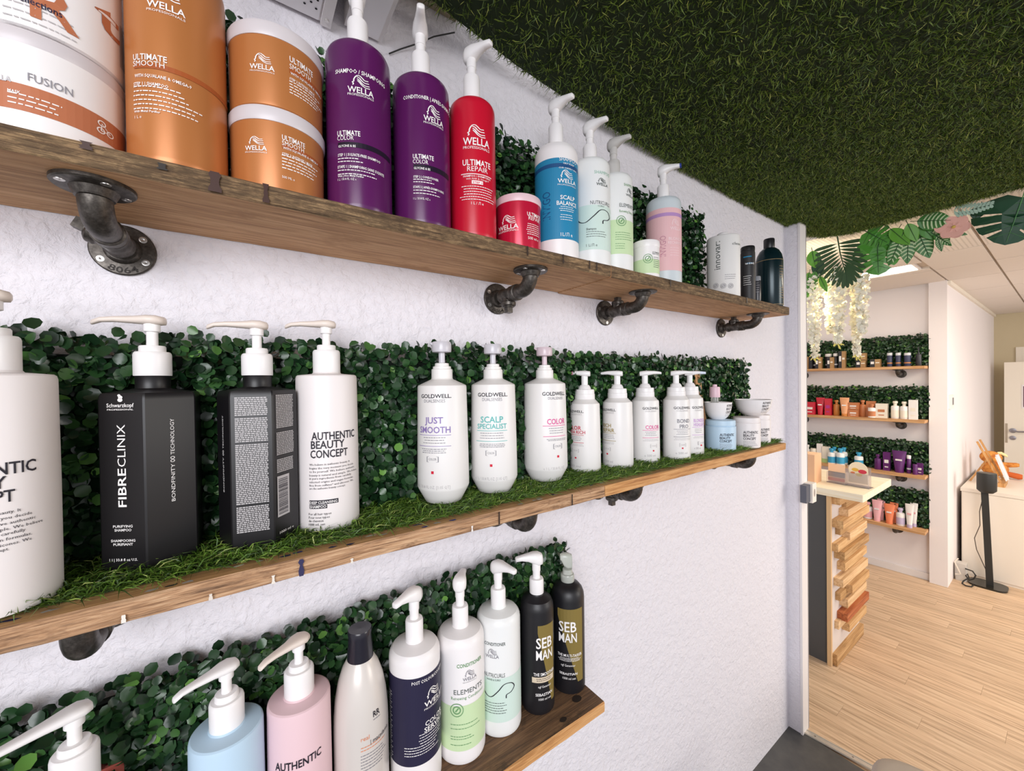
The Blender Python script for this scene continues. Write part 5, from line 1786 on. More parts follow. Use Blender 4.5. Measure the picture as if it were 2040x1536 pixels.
def face_side(t, mid, ax, nr):
    fblock(t, mid, ax, nr, -0.018, 0.014, 0.150, 0.194, 20, 'greyl', 4)
    fblock(t, mid, ax, nr, -0.018, 0.014, 0.115, 0.145, 14, 'greyl', 5)
    fblock(t, mid, ax, nr, -0.018, 0.012, 0.092, 0.110, 8, 'greyl', 6)
    mb = MB()
    x = -0.016
    c = mid + nr * 0.0006
    mb.add([c + ax * q + Vector((0, 0, z)) for q, z in ((-0.018, 0.035), (0.004, 0.035), (0.004, 0.088), (-0.018, 0.088))], [(0, 1, 2, 3)])
    mb.build('barcode_patch', INK('greyl'), t)
    mb = MB()
    c = mid + nr * 0.0008
    z = 0.038
    rr = random.Random(9)
    while z < 0.085:
        hh = rr.uniform(0.0004, 0.0014)
        mb.add([c + ax * q + Vector((0, 0, zz)) for q, zz in ((-0.016, z), (0.001, z), (0.001, z + hh), (-0.016, z + hh))], [(0, 1, 2, 3)])
        z += hh + rr.uniform(0.0005, 0.0012)
    mb.build('barcode', INK('dark'), t)
    ftext(t, mid, ax, nr, '1000 ml e', -0.002, 0.0125, 0.0030, 0.026)


hexbottle(-0.0895, -0.0590, -32, 0.0490, 'hexagonal black bottle with upright white name beside the large cream bottle', {0: face_front, 1: face_bond}, 171)
hexbottle(0.0170, -0.0720, -12, 0.0462, 'hexagonal black bottle showing its white ingredients text beside the cream bottle', {5: face_bond, 0: face_back, 1: face_side}, 172)

# white salon line: litre bottles with round pump heads
P_GW = plastic('ivory', '#ece9e7', 0.36, sub=0.05)


def big_ivory(key, label, hc):
    root, r, items = root_of(key, 'pump_bottle', label, 'bottle', 'ivory litre bottles with round pump heads')
    h = 0.203
    prof = [(r * .66, 0), (r * .70, 0.001), (r * .97, 0.024), (r, 0.028), (r * .985, 0.09), (r * .945, h - 0.004), (r * .93, h - 0.001), (r * .90, h), (0.0195, h + 0.010), (0.0185, h + 0.012)]
    body(root, prof, P_GW)
    Print(lerp_prof(prof)).items(items).build(root)
    z = h + 0.010
    c = sub(MB().lathe([(0.0182, z), (0.0186, z + 0.001), (0.0184, z + 0.017), (0.0175, z + 0.018), (0.0160, z + 0.0182), (0.0158, z + 0.0225), (0.0125, z + 0.023), (0.0120, z + 0.028), (0.0085, z + 0.029), (0.006, z + 0.029)], 36), 'pump_cap', P_GW, root, 30)
    sub(MB().lathe([(0.0056, z + 0.026), (0.0056, z + 0.048)], 18), 'pump_stem', hc, c)
    hd = MB().lathe([(0.013, z + 0.047), (0.0165, z + 0.048), (0.0172, z + 0.052), (0.0168, z + 0.063), (0.0155, z + 0.066), (0.0, z + 0.0665)], 32)
    hd.loft([(0.0, z + 0.060, .006, .004), (0.016, z + 0.062, .0045, .0035), (0.0215, z + 0.0645, .0035, .002)], 10, 2.5, M=Matrix.Rotation(R(178), 4, 'Z'))
    sub(hd, 'pump_head', hc, c, 40)
    return root


G_FR = plastic('head_frost', '#e6e3ea', 0.22, trans=0.3)
G_FRP = plastic('head_frost_pink', '#ecd8e0', 0.22, trans=0.25)
big_ivory('just', 'ivory litre bottle with purple lettering on the turf shelf', G_FR)
big_ivory('scalp', 'ivory litre bottle with teal lettering on the turf shelf', G_FR)
big_ivory('color', 'ivory litre bottle with pink lettering and pinkish pump on the turf shelf', G_FRP)


def small_ivory(key, label, ang, tipcol=None):
    root, r, items = root_of(key, 'pump_bottle', label, 'bottle', 'small ivory pump bottles on the turf')
    h = 0.156
    prof = [(r * .93, 0), (r * .985, 0.0015), (r, 0.006), (r * .985, h * .6), (r * .955, h - 0.004), (r * .93, h - 0.001), (r * .88, h), (0.024, h + 0.008), (0.022, h + 0.010)]
    body(root, prof, P_GW, 56)
    Print(lerp_prof(prof)).items(items).build(root)
    z = h + 0.008
    c = sub(MB().lathe([(0.0228, z), (0.0232, z + 0.001), (0.0230, z + 0.012), (0.0222, z + 0.013), (0.0220, z + 0.021), (0.0212, z + 0.023), (0.0150, z + 0.0235), (0.0130, z + 0.029), (0.0100, z + 0.033), (0.007, z + 0.0335)], 36), 'pump_cap', P_PUMP, root, 30)
    sub(MB().lathe([(0.0075, z + 0.031), (0.0075, z + 0.056)], 18), 'pump_stem', P_PUMP, c)
    M = Matrix.Translation((0, 0, z + 0.054)) @ Matrix.Rotation(R(ang), 4, 'Z')
    hd = MB().loft([(-.0135, .0045, .004, .004), (-.0125, .0050, .0095, .0060), (-.004, .0055, .0118, .0070), (.008, .0065, .0105, .0062), (.022, .0075, .0075, .0045), (.036, .0065, .0058, .0034), (.040, .0055, .0045, .0028)], 14, 3.0, M=M)
    hd = sub(hd, 'pump_nozzle', P_PUMP, c, 55)
    if tipcol:
        sub(MB().loft([(.026, .0070, .0072, .0046), (.0405, .0060, .0058, .0036)], 12, 3.0, M=M), 'stained_tip', tipcol, hd)
    return root


small_ivory('cxr', 'small ivory pump bottle with red lettering and pink stained nozzle', 175, plastic('pink_stain', '#e89ab0', 0.4))
small_ivory('rich', 'small ivory pump bottle with olive gold lettering', 178)
small_ivory('colors', 'small ivory pump bottle with bright pink lettering', 2)
small_ivory('bond', 'small ivory pump bottle with grey lettering', 4)
small_ivory('blond', 'small ivory pump bottle with lilac lettering and bluish nozzle', 5, plastic('blue_stain', '#d3dcec', 0.4))

# jars and bowls at the end of the middle shelf
P_BLUE = plastic('baby_blue', '#bcd6ea', 0.42)
jar('bluejar', 'baby blue jar with black lettering under a white bowl', P_BLUE, P_BLUE, 0.0715, 0.0165, rl=.97, group='mask jars on the turf')
jar('jar2', 'off white jar with black lettering beside the baby blue jar', P_CREAM, P_CREAM, 0.0750, 0.0150, rl=.97, group='mask jars on the turf')
jar('jar3', 'off white jar half hidden behind another off white jar', P_CREAM, P_CREAM, 0.0760, 0.0140, rl=.97, group='mask jars on the turf')


def bowl(key, label, z, h, rb):
    root, r, items = root_of(key, 'mixing_bowl', label, 'bowl', 'white mixing bowls', dz=z)
    pr_ = [(rb, 0.0), (rb * 1.05, 0.001), (r * .66, h * .12), (r * .80, h * .28), (r * .91, h * .50), (r * .975, h * .76), (r, h), (r * .965, h), (r * .93, h * .76), (r * .84, h * .50), (r * .60, h * .22), (0.0, h * .12)]
    body(root, pr_, P_WHITE)
    rad = lerp_prof(pr_[:7])
    pp = Print(rad)
    a0, a1 = (38, 78) if key == 'bowl1' else (30, 66)
    for i, tx in enumerate(('AUTHENTIC', 'BEAUTY', 'CONCEPT')):
        pp.items([('T', tx, a0, a1 - (0, 9, 5)[i], h * 1e3 * (.76 - .19 * i), h * 1e3 * .15, 'dark', 1)])
    pp.items([('M', a0, a1, h * 1e3 * .18, h * 1e3 * .34, 'grey', 2, 'l')])
    pp.build(root)
    return root


bowl('bowl1', 'white bowl standing on the baby blue jar', 0.0885, 0.050, 0.018)
bowl('bowl2', 'wide white bowl standing on the off white jars', 0.0905, 0.050, 0.024)
root, r, items = root_of('dropper', 'dropper_bottle', 'small glass bottle with pink cap standing in the white bowl', 'bottle', dz=0.0985)
body(root, [(r * .85, 0), (r * .95, 0.001), (r * .95, 0.030), (r * .8, 0.036), (r * .72, 0.038), (r * .72, 0.056)], plastic('pale_glass', '#d6d8d2', 0.1, trans=0.6), 28)
sub(MB().lathe([(r * .98, 0.054), (r, 0.056), (r * .97, 0.082), (r * .9, 0.085), (r * .45, 0.0855), (r * .42, 0.092), (0, 0.093)], 28), 'cap', plastic('cap_pink', '#e7c4cf', 0.4), root)
# wooden spatula leaning behind the small bottles
sp = thing('wooden_spatula', 'brown wooden spatula leaning on the leaves behind small bottles', 'spatula', (1.195, -0.052, 1.2935))
mb = MB()
pts = [(0, 0.0, .013), (0.0, 0.10, .010), (0.0, 0.150, .013), (0.0, 0.190, .019), (0.0, 0.222, .020), (0.0, 0.236, .014), (0.0, 0.240, .006)]
vs, fs = [], []
for q, z, w_ in pts:
    yy = 0.0 + (z / 0.24) * 0.012
    xx = -0.055 * z / 0.24
    vs += [(xx - w_ * .75, yy - w_ * .1, z), (xx + w_ * .75, yy - w_ * .1, z), (xx + w_ * .75, yy - w_ * .1 + .006, z), (xx - w_ * .75, yy - w_ * .1 + .006, z)]
for i in range(len(pts) - 1):
    for j in range(4):
        fs.append((i * 4 + j, i * 4 + (j + 1) % 4, i * 4 + 4 + (j + 1) % 4, i * 4 + 4 + j))
fs += [(3, 2, 1, 0), tuple(len(vs) - 4 + j for j in range(4))]
mb.add(vs, fs)
mb.build('blade', wood('spatula_wood', '#8a5a34', '#b07a4a', '#c99a66', 'Z', 1.0), sp)

# bottom shelf
abc('abcw', 'white pump bottle with long flat spout on the bottom shelf', P_CREAM, 196, h=0.190, worn=False, chh=0.066, length=0.075)
abc('abcb', 'baby blue pump bottle on the bottom shelf', P_BLUE, 203, h=0.2085, worn=False)
abc('abcp', 'baby pink pump bottle on the bottom shelf', plastic('baby_pink', '#e6c6cc', 0.42), 215, h=0.2105, worn=True)
root, r, items = root_of('macad', 'shampoo_bottle', 'pearl grey tapered bottle with black cap on the bottom shelf', 'bottle')
h = 0.238
prof = [(r * .95, 0), (r * .99, 0.002), (r, 0.01), (r, 0.13), (r * .985, 0.150), (r * .93, 0.175), (r * .82, 0.198), (r * .66, 0.217), (r * .5, 0.228), (0.0165, 0.232)]
body(root, prof, plastic('pearl', '#d9d2cc', 0.3, metal=0.1))
Print(lerp_prof(prof)).items(items).build(root)
sub(MB().lathe([(0.0185, 0.226), (0.0188, 0.229), (0.0165, 0.262), (0.0178, 0.270), (0.0165, 0.2725), (0.0, 0.271)], 32), 'flip_cap', plastic('cap_black', '#23222c', 0.25), root)
litre('colsrv', 'white pump bottle wrapped in a navy label on the bottom shelf', P_WHITE, 0.214, 225, dome=0.008, ch=0.034)
litre('elemc', 'white conditioner bottle with lime green label on the bottom shelf', P_WHITE, 0.206, 80, dome=0.008, ch=0.034)
litre('nutric', 'white conditioner bottle with mint green swirl on the bottom shelf', P_MINT, 0.210, -40, dome=0.008, ch=0.034)
M_SEB = plastic('soft_black', '#17161a', 0.42)
litre('seb1', 'black bottle with gold wedge and white pump on the bottom shelf', M_SEB, 0.208, 195, dome=0.012, ch=0.030, r=DATA['seb1'][4])
root, r, items = root_of('seb2', 'spray_bottle', 'black bottle with gold wedge and clear spray head on the bottom shelf', 'bottle')
h = 0.208
body(root, [(r * .92, 0), (r * .98, 0.0015), (r, 0.006), (r, h - 0.02), (r * .97, h - 0.010), (r * .88, h - 0.002), (r * .68, h + 0.006), (0.0135, h + 0.010), (0.0130, h + 0.013)], M_SEB)
Print(lerp_prof([(r, 0), (r, h)])).items(items).build(root)
P_CLR = plastic('clear_spray', '#dfe3da', 0.2, trans=0.45)
c = sub(MB().lathe([(0.0140, h + 0.011), (0.0145, h + 0.013), (0.0145, h + 0.024), (0.0135, h + 0.026), (0.0110, h + 0.027), (0.0100, h + 0.036), (0.006, h + 0.037)], 28), 'spray_collar', P_CLR, root)
hd = MB().loft([(-.010, h + 0.052, .004, .010), (-.009, h + 0.052, .0075, .0145), (0.0, h + 0.053, .0085, .0165), (.008, h + 0.056, .0080, .0135), (.012, h + 0.060, .0065, .0085), (.0155, h + 0.061, .005, .006)], 14, 3.0, M=Matrix.Rotation(R(190), 4, 'Z'))
sub(hd, 'spray_head', P_CLR, c, 55)
# carton and pink tube behind the bottles on the bottom shelf
bx = thing('carton', 'coral red carton standing behind the bottles on the bottom shelf', 'box', (-0.141, -0.030, 0.8575), R(4))
MB().box(-0.014, 0.014, -0.012, 0.012, 0, 0.187).build('sides', plastic('coral', '#cf6a5c', 0.5), bx)
MB().box(-0.014, 0.014, -0.012, 0.012, 0.187, 0.1876).build('lid', plastic('coral_top', '#d9776a', 0.5), bx)
tb = thing('cream_tube', 'dusty pink tube standing behind the baby blue bottle', 'tube', (-0.091, -0.036, 0.8575))
sub(MB().lathe([(0.014, 0), (0.014, 0.03), (0.0125, 0.031), (0.0125, 0.10)], 28), 'cap', plastic('dusty_pink_cap', '#c98d97', 0.45), tb)
sub(MB().loft([(0.10, 0, .0125, .0125), (0.13, 0, .012, .010), (0.157, 0, .0105, .0012)], 20, 2.2, M=Matrix(((0, 1, 0, 0), (0, 0, 1, 0), (1, 0, 0, 0), (0, 0, 0, 1)))), 'tube', plastic('dusty_pink', '#c98494', 0.45), tb)

# ------------------------------------------------------------------ shop behind the doorway: shelves on the far wall
FW = wood('far_plank', '#9a6a3e', '#c4925f', '#e0b585', 'Y', 0.8, 0.65, 0.3)
FSH = [(1.575, 1.3), (1.184, 1.3), (0.783, 1.3), (0.386, 0.9)]
ORD = ('top', 'second', 'third', 'lowest')
for k, (z, y1) in enumerate(FSH):
    mb = MB()
    rr = random.Random(k)
    ys_ = np.linspace(-0.095, y1, 12)
    vs = []
    for y in ys_:
        w_ = rr.uniform(-.002, .002)
        vs += [(3.975 + w_, y, z - 0.020), (4.128, y, z - 0.020), (4.128, y, z), (3.975 + w_, y, z)]
    fs = [(i * 4 + j, i * 4 + (j + 1) % 4, i * 4 + 4 + (j + 1) % 4, i * 4 + 4 + j) for i in range(11) for j in range(4)]
    fs += [(3, 2, 1, 0), tuple(44 + j for j in range(4))]
    o = mb.add(vs, fs).build('plank_shelf', FW)
    tag(o, '%s wooden plank of the four shelves on the far shop wall' % ORD[k], 'shelf', 'shelf planks in the shop')
    for y in (0.0, 0.62) if k < 3 else (0.02, 0.5):
        t_ = thing('pipe_bracket', 'iron pipe bracket under the %s far shelf, %s' % (ORD[k], 'by the pillar' if y < .1 else 'deeper in the shop'), 'bracket', (4.128, y + .05, z - 0.055), 0, 'iron pipe brackets in the shop')
        RY = Matrix.Rotation(R(-90), 4, 'Y')
        MB().lathe([(0.030, 0), (0.030, 0.004), (0.016, 0.006), (0.014, 0.012)], 20, M=RY).build('wall_flange', M_IRON, t_, 35)
        e_ = [(-0.01, 0, 0), (-0.065, 0, 0)] + [(-0.085 - 0.022 * math.sin(R(a)), 0, 0.022 - 0.022 * math.cos(R(a))) for a in (15, 40, 65, 90)] + [(-0.107, 0, 0.030)]
        MB().tube(e_, 0.0145, 14).build('elbow', M_IRON, t_, 50)
        MB().lathe([(0.016, 0.024), (0.030, 0.030), (0.030, 0.035)], 20, cx=-0.107).build('shelf_flange', M_IRON, t_, 35)
for k, (y1, zt, nn) in enumerate(((0.66, 1.790, 3600), (1.0, 1.412, 4200), (1.0, 1.006, 4200), (0.5, 0.645, 2600))):
    hedge(-0.098, y1, FSH[k][0] + 0.002, zt, 'boxwood leaf mat behind the products on the %s far shelf' % ORD[k], nn, 0.019, 'x', 4.128, 0, th=0.05, group='boxwood mats behind the shop products')

FC = dict(tan='#b08a5c', blk='#2b2a30', whi='#f2eeea', nav='#3a3f5c', sil='#d8dade', red='#c8283c', mag='#b0308a', ora='#c9823f', peach='#e8a878', cop='#c27a4c', crm='#f0e8d8',
          lim='#b9d48c', whb='#f0f0ee', blu='#3fa0c8', pur='#5e2468', whp='#f2ecec', pnk='#eeb4ba', cor='#f08a60', lav='#c9bcd8')


def fm(c):
    return plastic('shop_' + c, FC[c], 0.4)


def far_item(s, X, Y, wd, h, kind, c, c2, label, dz=0.0):
    nm = dict(box='carton', boxup='carton', tin='product_tin', can='product_can', pump='pump_bottle', bottle='product_bottle', tube='cream_tube', jarf='mask_jar')[kind]
    ct = dict(box='box', boxup='box', tin='tin', can='can', pump='bottle', bottle='bottle', tube='tube', jarf='jar')[kind]
    z = FSH[s][0]
    half = h / 2 if kind == 'boxup' else h
    t = thing(nm, label, ct, (X, Y, z + (half if kind == 'boxup' else 0)), 0, 'products on the far shop shelves')
    r = wd / 2
    m, m2 = fm(c), fm(c2)
    if kind in ('box', 'boxup'):
        h = half
        MB().box(-r * .8, r * .8, -r, r, 0, h).build('sides', m, t)
        e = 0.0006
        if c2 != c:
            if c2 == 'lim':
                MB().box(-r * .8 - e, r * .8 + e, -r - e, r + e, 0.0, h * .25).build('colour_foot', m2, t)
            elif c == 'tan':
                MB().box(-r * .8 - e, r * .8 + e, r * .05, r + e, 0.0, h).build('dark_panel', m2, t)
                MB().box(-r * .8 - 2 * e, -r * .8, r * .2, r * .85, h * .4, h * .72).build('white_square', fm('whi'), t)
                MB().box(-r * .8 - 2 * e, -r * .8, -r * .85, -r * .1, h * .5, h * .62).build('print', fm('crm'), t)
            else:
                MB().box(-r * .8 - e, -r * .8, -r * .6, r * .6, h * .42, h * .60).build('print', m2, t)
                MB().box(-r * .8 - e, -r * .8, -r * .5, r * .5, h * .18, h * .24).build('small_print', m2, t)
        MB().box(-r * .8, r * .8, -r, r, h, h + 0.0006).build('lid', m, t)
    elif kind == 'tube':
        M = Matrix(((0, 0, 1, 0), (0, 1, 0, 0), (1, 0, 0, 0), (0, 0, 0, 1)))
        MB().lathe([(r * .62, 0), (r * .64, h * .02), (r * .64, h * .14), (r * .55, h * .145)], 20).build('cap', m2, t, 40)
        MB().loft([(h * .14, 0, r * .62, r * .6), (h * .5, 0, r * .8, r * .45), (h * .93, 0, r, r * .1), (h, 0, r, r * .06)], 20, 2.2, M=M).build('tube', m, t, 50)
        MB().box(-r * .52, -r * .40, -r * .45, r * .45, h * .55, h * .62).build('print', fm('whi') if c not in ('whi', 'pnk') else fm('pnk' if c == 'whi' else 'whp'), t)
    elif kind in ('can', 'tin'):
        MB().lathe([(r * .95, 0), (r, h * .02), (r, h * .80), (r * .9, h * .82)], 24).build('body', m, t, 40)
        MB().lathe([(r * .97, h * .81), (r, h * .83), (r, h * .98), (r * .9, h), (0, h)], 24).build('lid', m2, t, 40)
        MB().lathe([(r * 1.01, h * .22), (r * 1.01, h * .30)], 24, cap=False).build('label', fm('ora') if c == 'nav' else fm('sil'), t, 40)
    elif kind == 'jarf':
        MB().lathe([(r * .93, 0), (r, h * .04), (r, h * .68), (r * .95, h * .7)], 24).build('body', m, t, 40)
        MB().lathe([(r * 1.02, h * .7), (r * 1.02, h * .96), (r * .95, h), (0, h)], 24).build('lid', m2, t, 40)
    else:
        hs = h * (.62 if kind == 'pump' else .72)
        MB().lathe([(r * .92, 0), (r, h * .02), (r, hs * .9), (r * .9, hs), (r * .4, hs * 1.04)], 24).build('body', m, t, 40)
        if kind == 'pump':
            c_ = MB().lathe([(r * .5, hs), (r * .5, hs * 1.15), (r * .2, hs * 1.17), (r * .2, h * .95)], 16).build('pump_collar', m2, t, 40)
            MB().box(-r * .9, r * .3, -r * .25, r * .25, h * .93, h).build('pump_nozzle', m2, c_)
        else:
            MB().lathe([(r * .42, hs), (r * .42, h * .86), (r * .62, h * .88), (r * .62, h * .98), (r * .5, h), (0, h)], 20).build('cap', m2, t, 40)
        if c2 != c and kind == 'bottle':
            MB().lathe([(r * 1.01, h * .10), (r * 1.01, h * .48)], 24, cap=False).build('label', m2, t, 40)
    return t


for rec in FAR:
    far_item(*rec)

# ------------------------------------------------------------------ reception desk
DT = wood('desk_top_wood', '#efdcba', '#f7e9cd', '#fcf2de', 'Y', 0.8, 0.4, 0.1)
dk = thing('reception_desk', 'reception desk clad with uneven wooden blocks behind the doorway', 'desk', (2.72, 0.75, 0))
ox, oy = 2.72, 0.75
MB().box(2.50 - ox, 2.95 - ox, 0.030 - oy, 1.5 - oy, 0, 0.890).build('carcass', mat('desk_grey', '#4b4a4a', 0.55), dk)
MB().box(2.485 - ox, 2.502 - ox, 0.016 - oy, 0.034 - oy, 0, 0.890).build('edge_strip', mat('desk_edge', '#d9b384', 0.6), dk)
MB().box(2.50 - ox, 2.95 - ox, 0.018 - oy, 0.030 - oy, 0, 0.890).build('backing_panel', mat('desk_panel', '#d9cfc9', 0.6), dk)
MB().rbox(2.46 - ox, 2.97 - ox, -0.118 - oy, 1.5 - oy, 0.892, 0.928, 0.004, 2).build('worktop', DT, dk)
WD = [wood('slat_a', '#a9794a', '#cda06a', '#e2bd8a', 'X', 1.0, 0.7, 0.3), wood('slat_b', '#8a6238', '#b48a55', '#cfa878', 'X', 1.0, 0.7, 0.3),
      wood('slat_c', '#b58a5c', '#dcb484', '#eccba0', 'X', 1.0, 0.7, 0.3), wood('slat_red', '#7d3a1c', '#a9552c', '#c47a4a', 'X', 1.0, 0.7, 0.3)]
zs_ = sorted([s_[1] for s_ in SLATS], reverse=True)
for i, (x0, z) in enumerate(SLATS):
    x0 = max(x0 + 0.06, 2.507)
    zn = SLATS[i + 1][1] if i + 1 < len(SLATS) else 0.0
    hh = 0.041 if i < len(SLATS) - 1 else 0.060
    z = z if i < len(SLATS) - 1 else 0.032
    d = (0.034, 0.020, 0.040, 0.046, 0.022, 0.036, 0.026, 0.044, 0.018)[i % 9]
    z1 = z + hh / 2
    MB().box(x0 - ox, 2.95 + random.uniform(-.01, .015) - ox, 0.018 - d - oy, 0.018 - oy, z1 - hh, z1).build('slat', WD[3] if i == 16 else WD[i % 3], dk)
# things on the desk
cb = thing('cardboard_box', 'small pale orange cardboard box standing on the reception desk', 'box', (2.57, 0.155, 0.928))
MB().box(-0.05, 0.05, -0.06, 0.09, 0, 0.155).build('sides', mat('card_orange', '#e6b48c', 0.7), cb)
MB().box(-0.05, 0.05, -0.06, 0.09, 0.155, 0.1565).build('lid', mat('card_orange_top', '#ecc09c', 0.7), cb)
MB().box(-0.0506, -0.05, -0.01, 0.008, 0.09, 0.105).build('mark', mat('card_mark', '#c9564a', 0.7), cb)
M_ACR = mat('acrylic', '#f3eef0', 0.12, trans=0.85, alpha=1.0)
for nm, lb, y, wd, hh, cc in (('card_holder', 'clear acrylic card holder with grey and red cards on the desk', 0.030, 0.085, 0.11, 0), ('card_holder', 'clear acrylic holder with a round topped colourful card on the desk', -0.058, 0.095, 0.13, 1)):
    t_ = thing(nm, lb, 'card holder', (2.62, y, 0.928), R(-6))
    MB().box(-0.003, 0.0, -wd / 2, wd / 2, 0, hh * .55).box(0.0, 0.05, -wd / 2, wd / 2, 0, 0.003).box(0.02, 0.023, -wd / 2, wd / 2, 0, hh * .8).build('holder', M_ACR, t_)
    if cc:
        ring = [(-wd * .42, 0.02), (wd * .42, 0.02), (wd * .42, hh * .7)] + [(wd * .42 * math.cos(a), hh * .7 + hh * .3 * math.sin(a)) for a in np.linspace(.2, math.pi - .2, 9)] + [(-wd * .42, hh * .7)]
        nn = len(ring)
        MB().add([(0.008 + dx_, y_, z_) for dx_ in (0, 0.002) for y_, z_ in ring], [tuple(range(nn)), tuple(range(2 * nn - 1, nn - 1, -1))] + [(i, (i + 1) % nn, nn + (i + 1) % nn, nn + i) for i in range(nn)]).build('card', mat('card_cream', '#f6e6c8', 0.6), t_)
        for q, (yy, zz, rr_, cl) in enumerate(((-.018, .082, .018, '#d6394e'), (.012, .088, .015, '#e8b84a'), (-.004, .064, .014, '#f0d04c'), (.022, .070, .010, '#e57a3c'))):
            MB().add([(0.0074, yy + rr_ * math.cos(a), zz + rr_ * .6 * math.sin(a)) for a in np.linspace(0, 2 * math.pi, 13)[:-1]], [tuple(range(11, -1, -1))]).build('card_print', mat('card_print_%d' % q, cl, 0.6), t_)
    else:
        MB().box(0.004, 0.007, -wd * .44, wd * .44, 0.012, hh * .95).build('card', mat('card_peach', '#ecc9a8', 0.6), t_)
        MB().box(0.0030, 0.0040, -wd * .44, wd * .44, 0.036, 0.062).build('grey_card', mat('card_grey', '#77767c', 0.6), t_)
        MB().box(0.0028, 0.0038, -wd * .44, wd * .44, 0.014, 0.030).build('red_card', mat('card_red', '#d85a5a', 0.6), t_)

# door stop latch on the frame
lt = thing('door_latch', 'white plate with oval hole and dark block on the door frame', 'latch', (1.945, -0.053, 1.02))
MB().box(-0.052, -0.012, -0.022, 0.0, -0.036, 0.036).build('dark_block', mat('latch_dark', '#5a5c66', 0.5), lt)
MB().box(-0.012, 0.030, -0.030, 0.0, -0.040, 0.040).build('plate', mat('latch_white', '#f4eae0', 0.4), lt)
MB().add([(0.010 + 0.008 * math.cos(a), -0.0304, 0.0 + 0.017 * math.sin(a)) for a in np.linspace(0, 2 * math.pi, 17)[:-1]], [tuple(range(16))]).build('hole', mat('latch_hole', '#a59a90', 0.6), lt)

# ------------------------------------------------------------------ cabinet, speaker, easel, toy, door at the far end
M_CAB = mat('cabinet_white', '#f0e6d8', 0.45)
cbn = thing('sideboard', 'long low white sideboard beyond the pillar', 'cabinet', (5.0, -0.75, 0))
MB().box(-0.55, 0.45, -0.75, 0.535, 0, 0.630).build('carcass', M_CAB, cbn)
MB().box(-0.555, 0.455, -0.755, 0.540, 0.632, 0.656).build('top', M_CAB, cbn)
MB().box(-0.556, -0.55, -0.10, 0.530, 0.02, 0.622).build('door_panel', M_CAB, cbn)
MB().box(-0.556, -0.55, -0.74, -0.106, 0.02, 0.622).build('door_panel', M_CAB, cbn)

M_SPK = mat('speaker_black', '#2a2a28', 0.5)
sp = thing('loudspeaker', 'black loudspeaker on a slim floor stand before the sideboard', 'speaker', (4.34, -0.345, 0))
MB().rbox(-0.075, 0.085, -0.095, 0.085, 0, 0.012, 0.05, 8).build('base', mat('speaker_base', '#23231f', 0.15), sp, 40)
mb = MB()
mb.add([(x_, y_ + (0.010 if z_ > .3 else -0.014), z_) for z_ in (0.012, 0.69) for x_, y_ in ((-0.008, -0.017), (0.008, -0.017), (0.008, 0.017), (-0.008, 0.017))], [(0, 1, 5, 4), (1, 2, 6, 5), (2, 3, 7, 6), (3, 0, 4, 7), (4, 5, 6, 7), (3, 2, 1, 0)])
mb.build('pole', M_SPK, sp)
MB().lathe([(0.030, 0.665), (0.046, 0.682), (0.0475, 0.686), (0.0475, 0.800), (0.046, 0.805)], 36, sx=0.8).build('body', M_SPK, sp, 35)
MB().lathe([(0.046, 0.805), (0.044, 0.808), (0.0, 0.808)], 36, sx=0.8).build('top', mat('speaker_top', '#4a4844', 0.35), sp, 35)
MB().tube([(0.01, 0.022, 0.60), (0.012, 0.034, 0.52), (0.012, 0.032, 0.42), (0.012, 0.058, 0.32), (0.012, 0.048, 0.24), (0.012, 0.012, 0.13), (0.012, -0.004, 0.08), (0.0, 0.0, 0.012)], 0.0025, 6).build('cable', mat('cable_brown', '#5a4f46', 0.6), sp, 60)
ps = thing('power_strip', 'grey junction box with white bent bracket beside the pillar foot', 'power strip', (4.33, -0.225, 0))
MB().rbox(-0.035, 0.035, -0.030, 0.025, 0, 0.125, 0.006, 3).build('housing', mat('strip_grey', '#c9c3bc', 0.5), ps)
MB().tube([(-0.05, 0.008, 0.165), (-0.05, 0.026, 0.135), (-0.05, -0.004, 0.055), (-0.05, 0.022, 0.045)], 0.004, 8).build('bent_bracket', mat('bracket_white', '#f0e6d8', 0.5), ps, 50)
o = MB().tube([(4.29, -0.250, 0.10), (4.28, -0.285, 0.098), (4.275, -0.300, 0.075), (4.28, -0.290, 0.045), (4.27, -0.270, 0.03), (4.26, -0.255, 0.06), (4.265, -0.262, 0.075), (4.26, -0.270, 0.05), (4.25, -0.245, 0.02), (4.235, -0.24, 0.006), (4.21, -0.26, 0.005), (4.22, -0.285, 0.005), (4.255, -0.29, 0.006)], 0.0045, 7).build('power_cable', mat('cable_black', '#1f1d1a', 0.5), smooth=60)
tag(o, 'tangled black power cable between pillar foot and loudspeaker base', 'cable')
th_ = thing('thermostat', 'small white thermostat with dark display on the wall past the pillar', 'thermostat', (4.15, -0.190, 1.315))
MB().box(-0.03, 0.05, -0.018, 0, -0.05, 0.05).build('case', mat('thermo_white', '#f2ebe2', 0.4), th_)
MB().box(-0.016, 0.036, -0.0186, -0.018, -0.022, 0.030).build('display', mat('thermo_display', '#6d6f76', 0.3), th_)

M_EA = wood('easel_wood', '#a5713c', '#c48e54', '#d9a970', 'Z', 1.0, 0.6, 0.2)
ea = thing('table_easel', 'wooden table easel with a framed board on the sideboard', 'easel', (4.70, -0.33, 0.656))
Lz = 0.0


def bar(mb, a, b, wd):
    a, b = Vector(a), Vector(b)
    d = (b - a).normalized()
    s_ = d.cross(Vector((1, 0, 0))).normalized() * wd
    u_ = d.cross(s_).normalized() * wd
    vs = [p + s_ * i + u_ * j for p in (a, b) for i, j in ((-1, -1), (1, -1), (1, 1), (-1, 1))]
    mb.add(vs, [(0, 1, 5, 4), (1, 2, 6, 5), (2, 3, 7, 6), (3, 0, 4, 7), (4, 5, 6, 7), (3, 2, 1, 0)])
    return mb


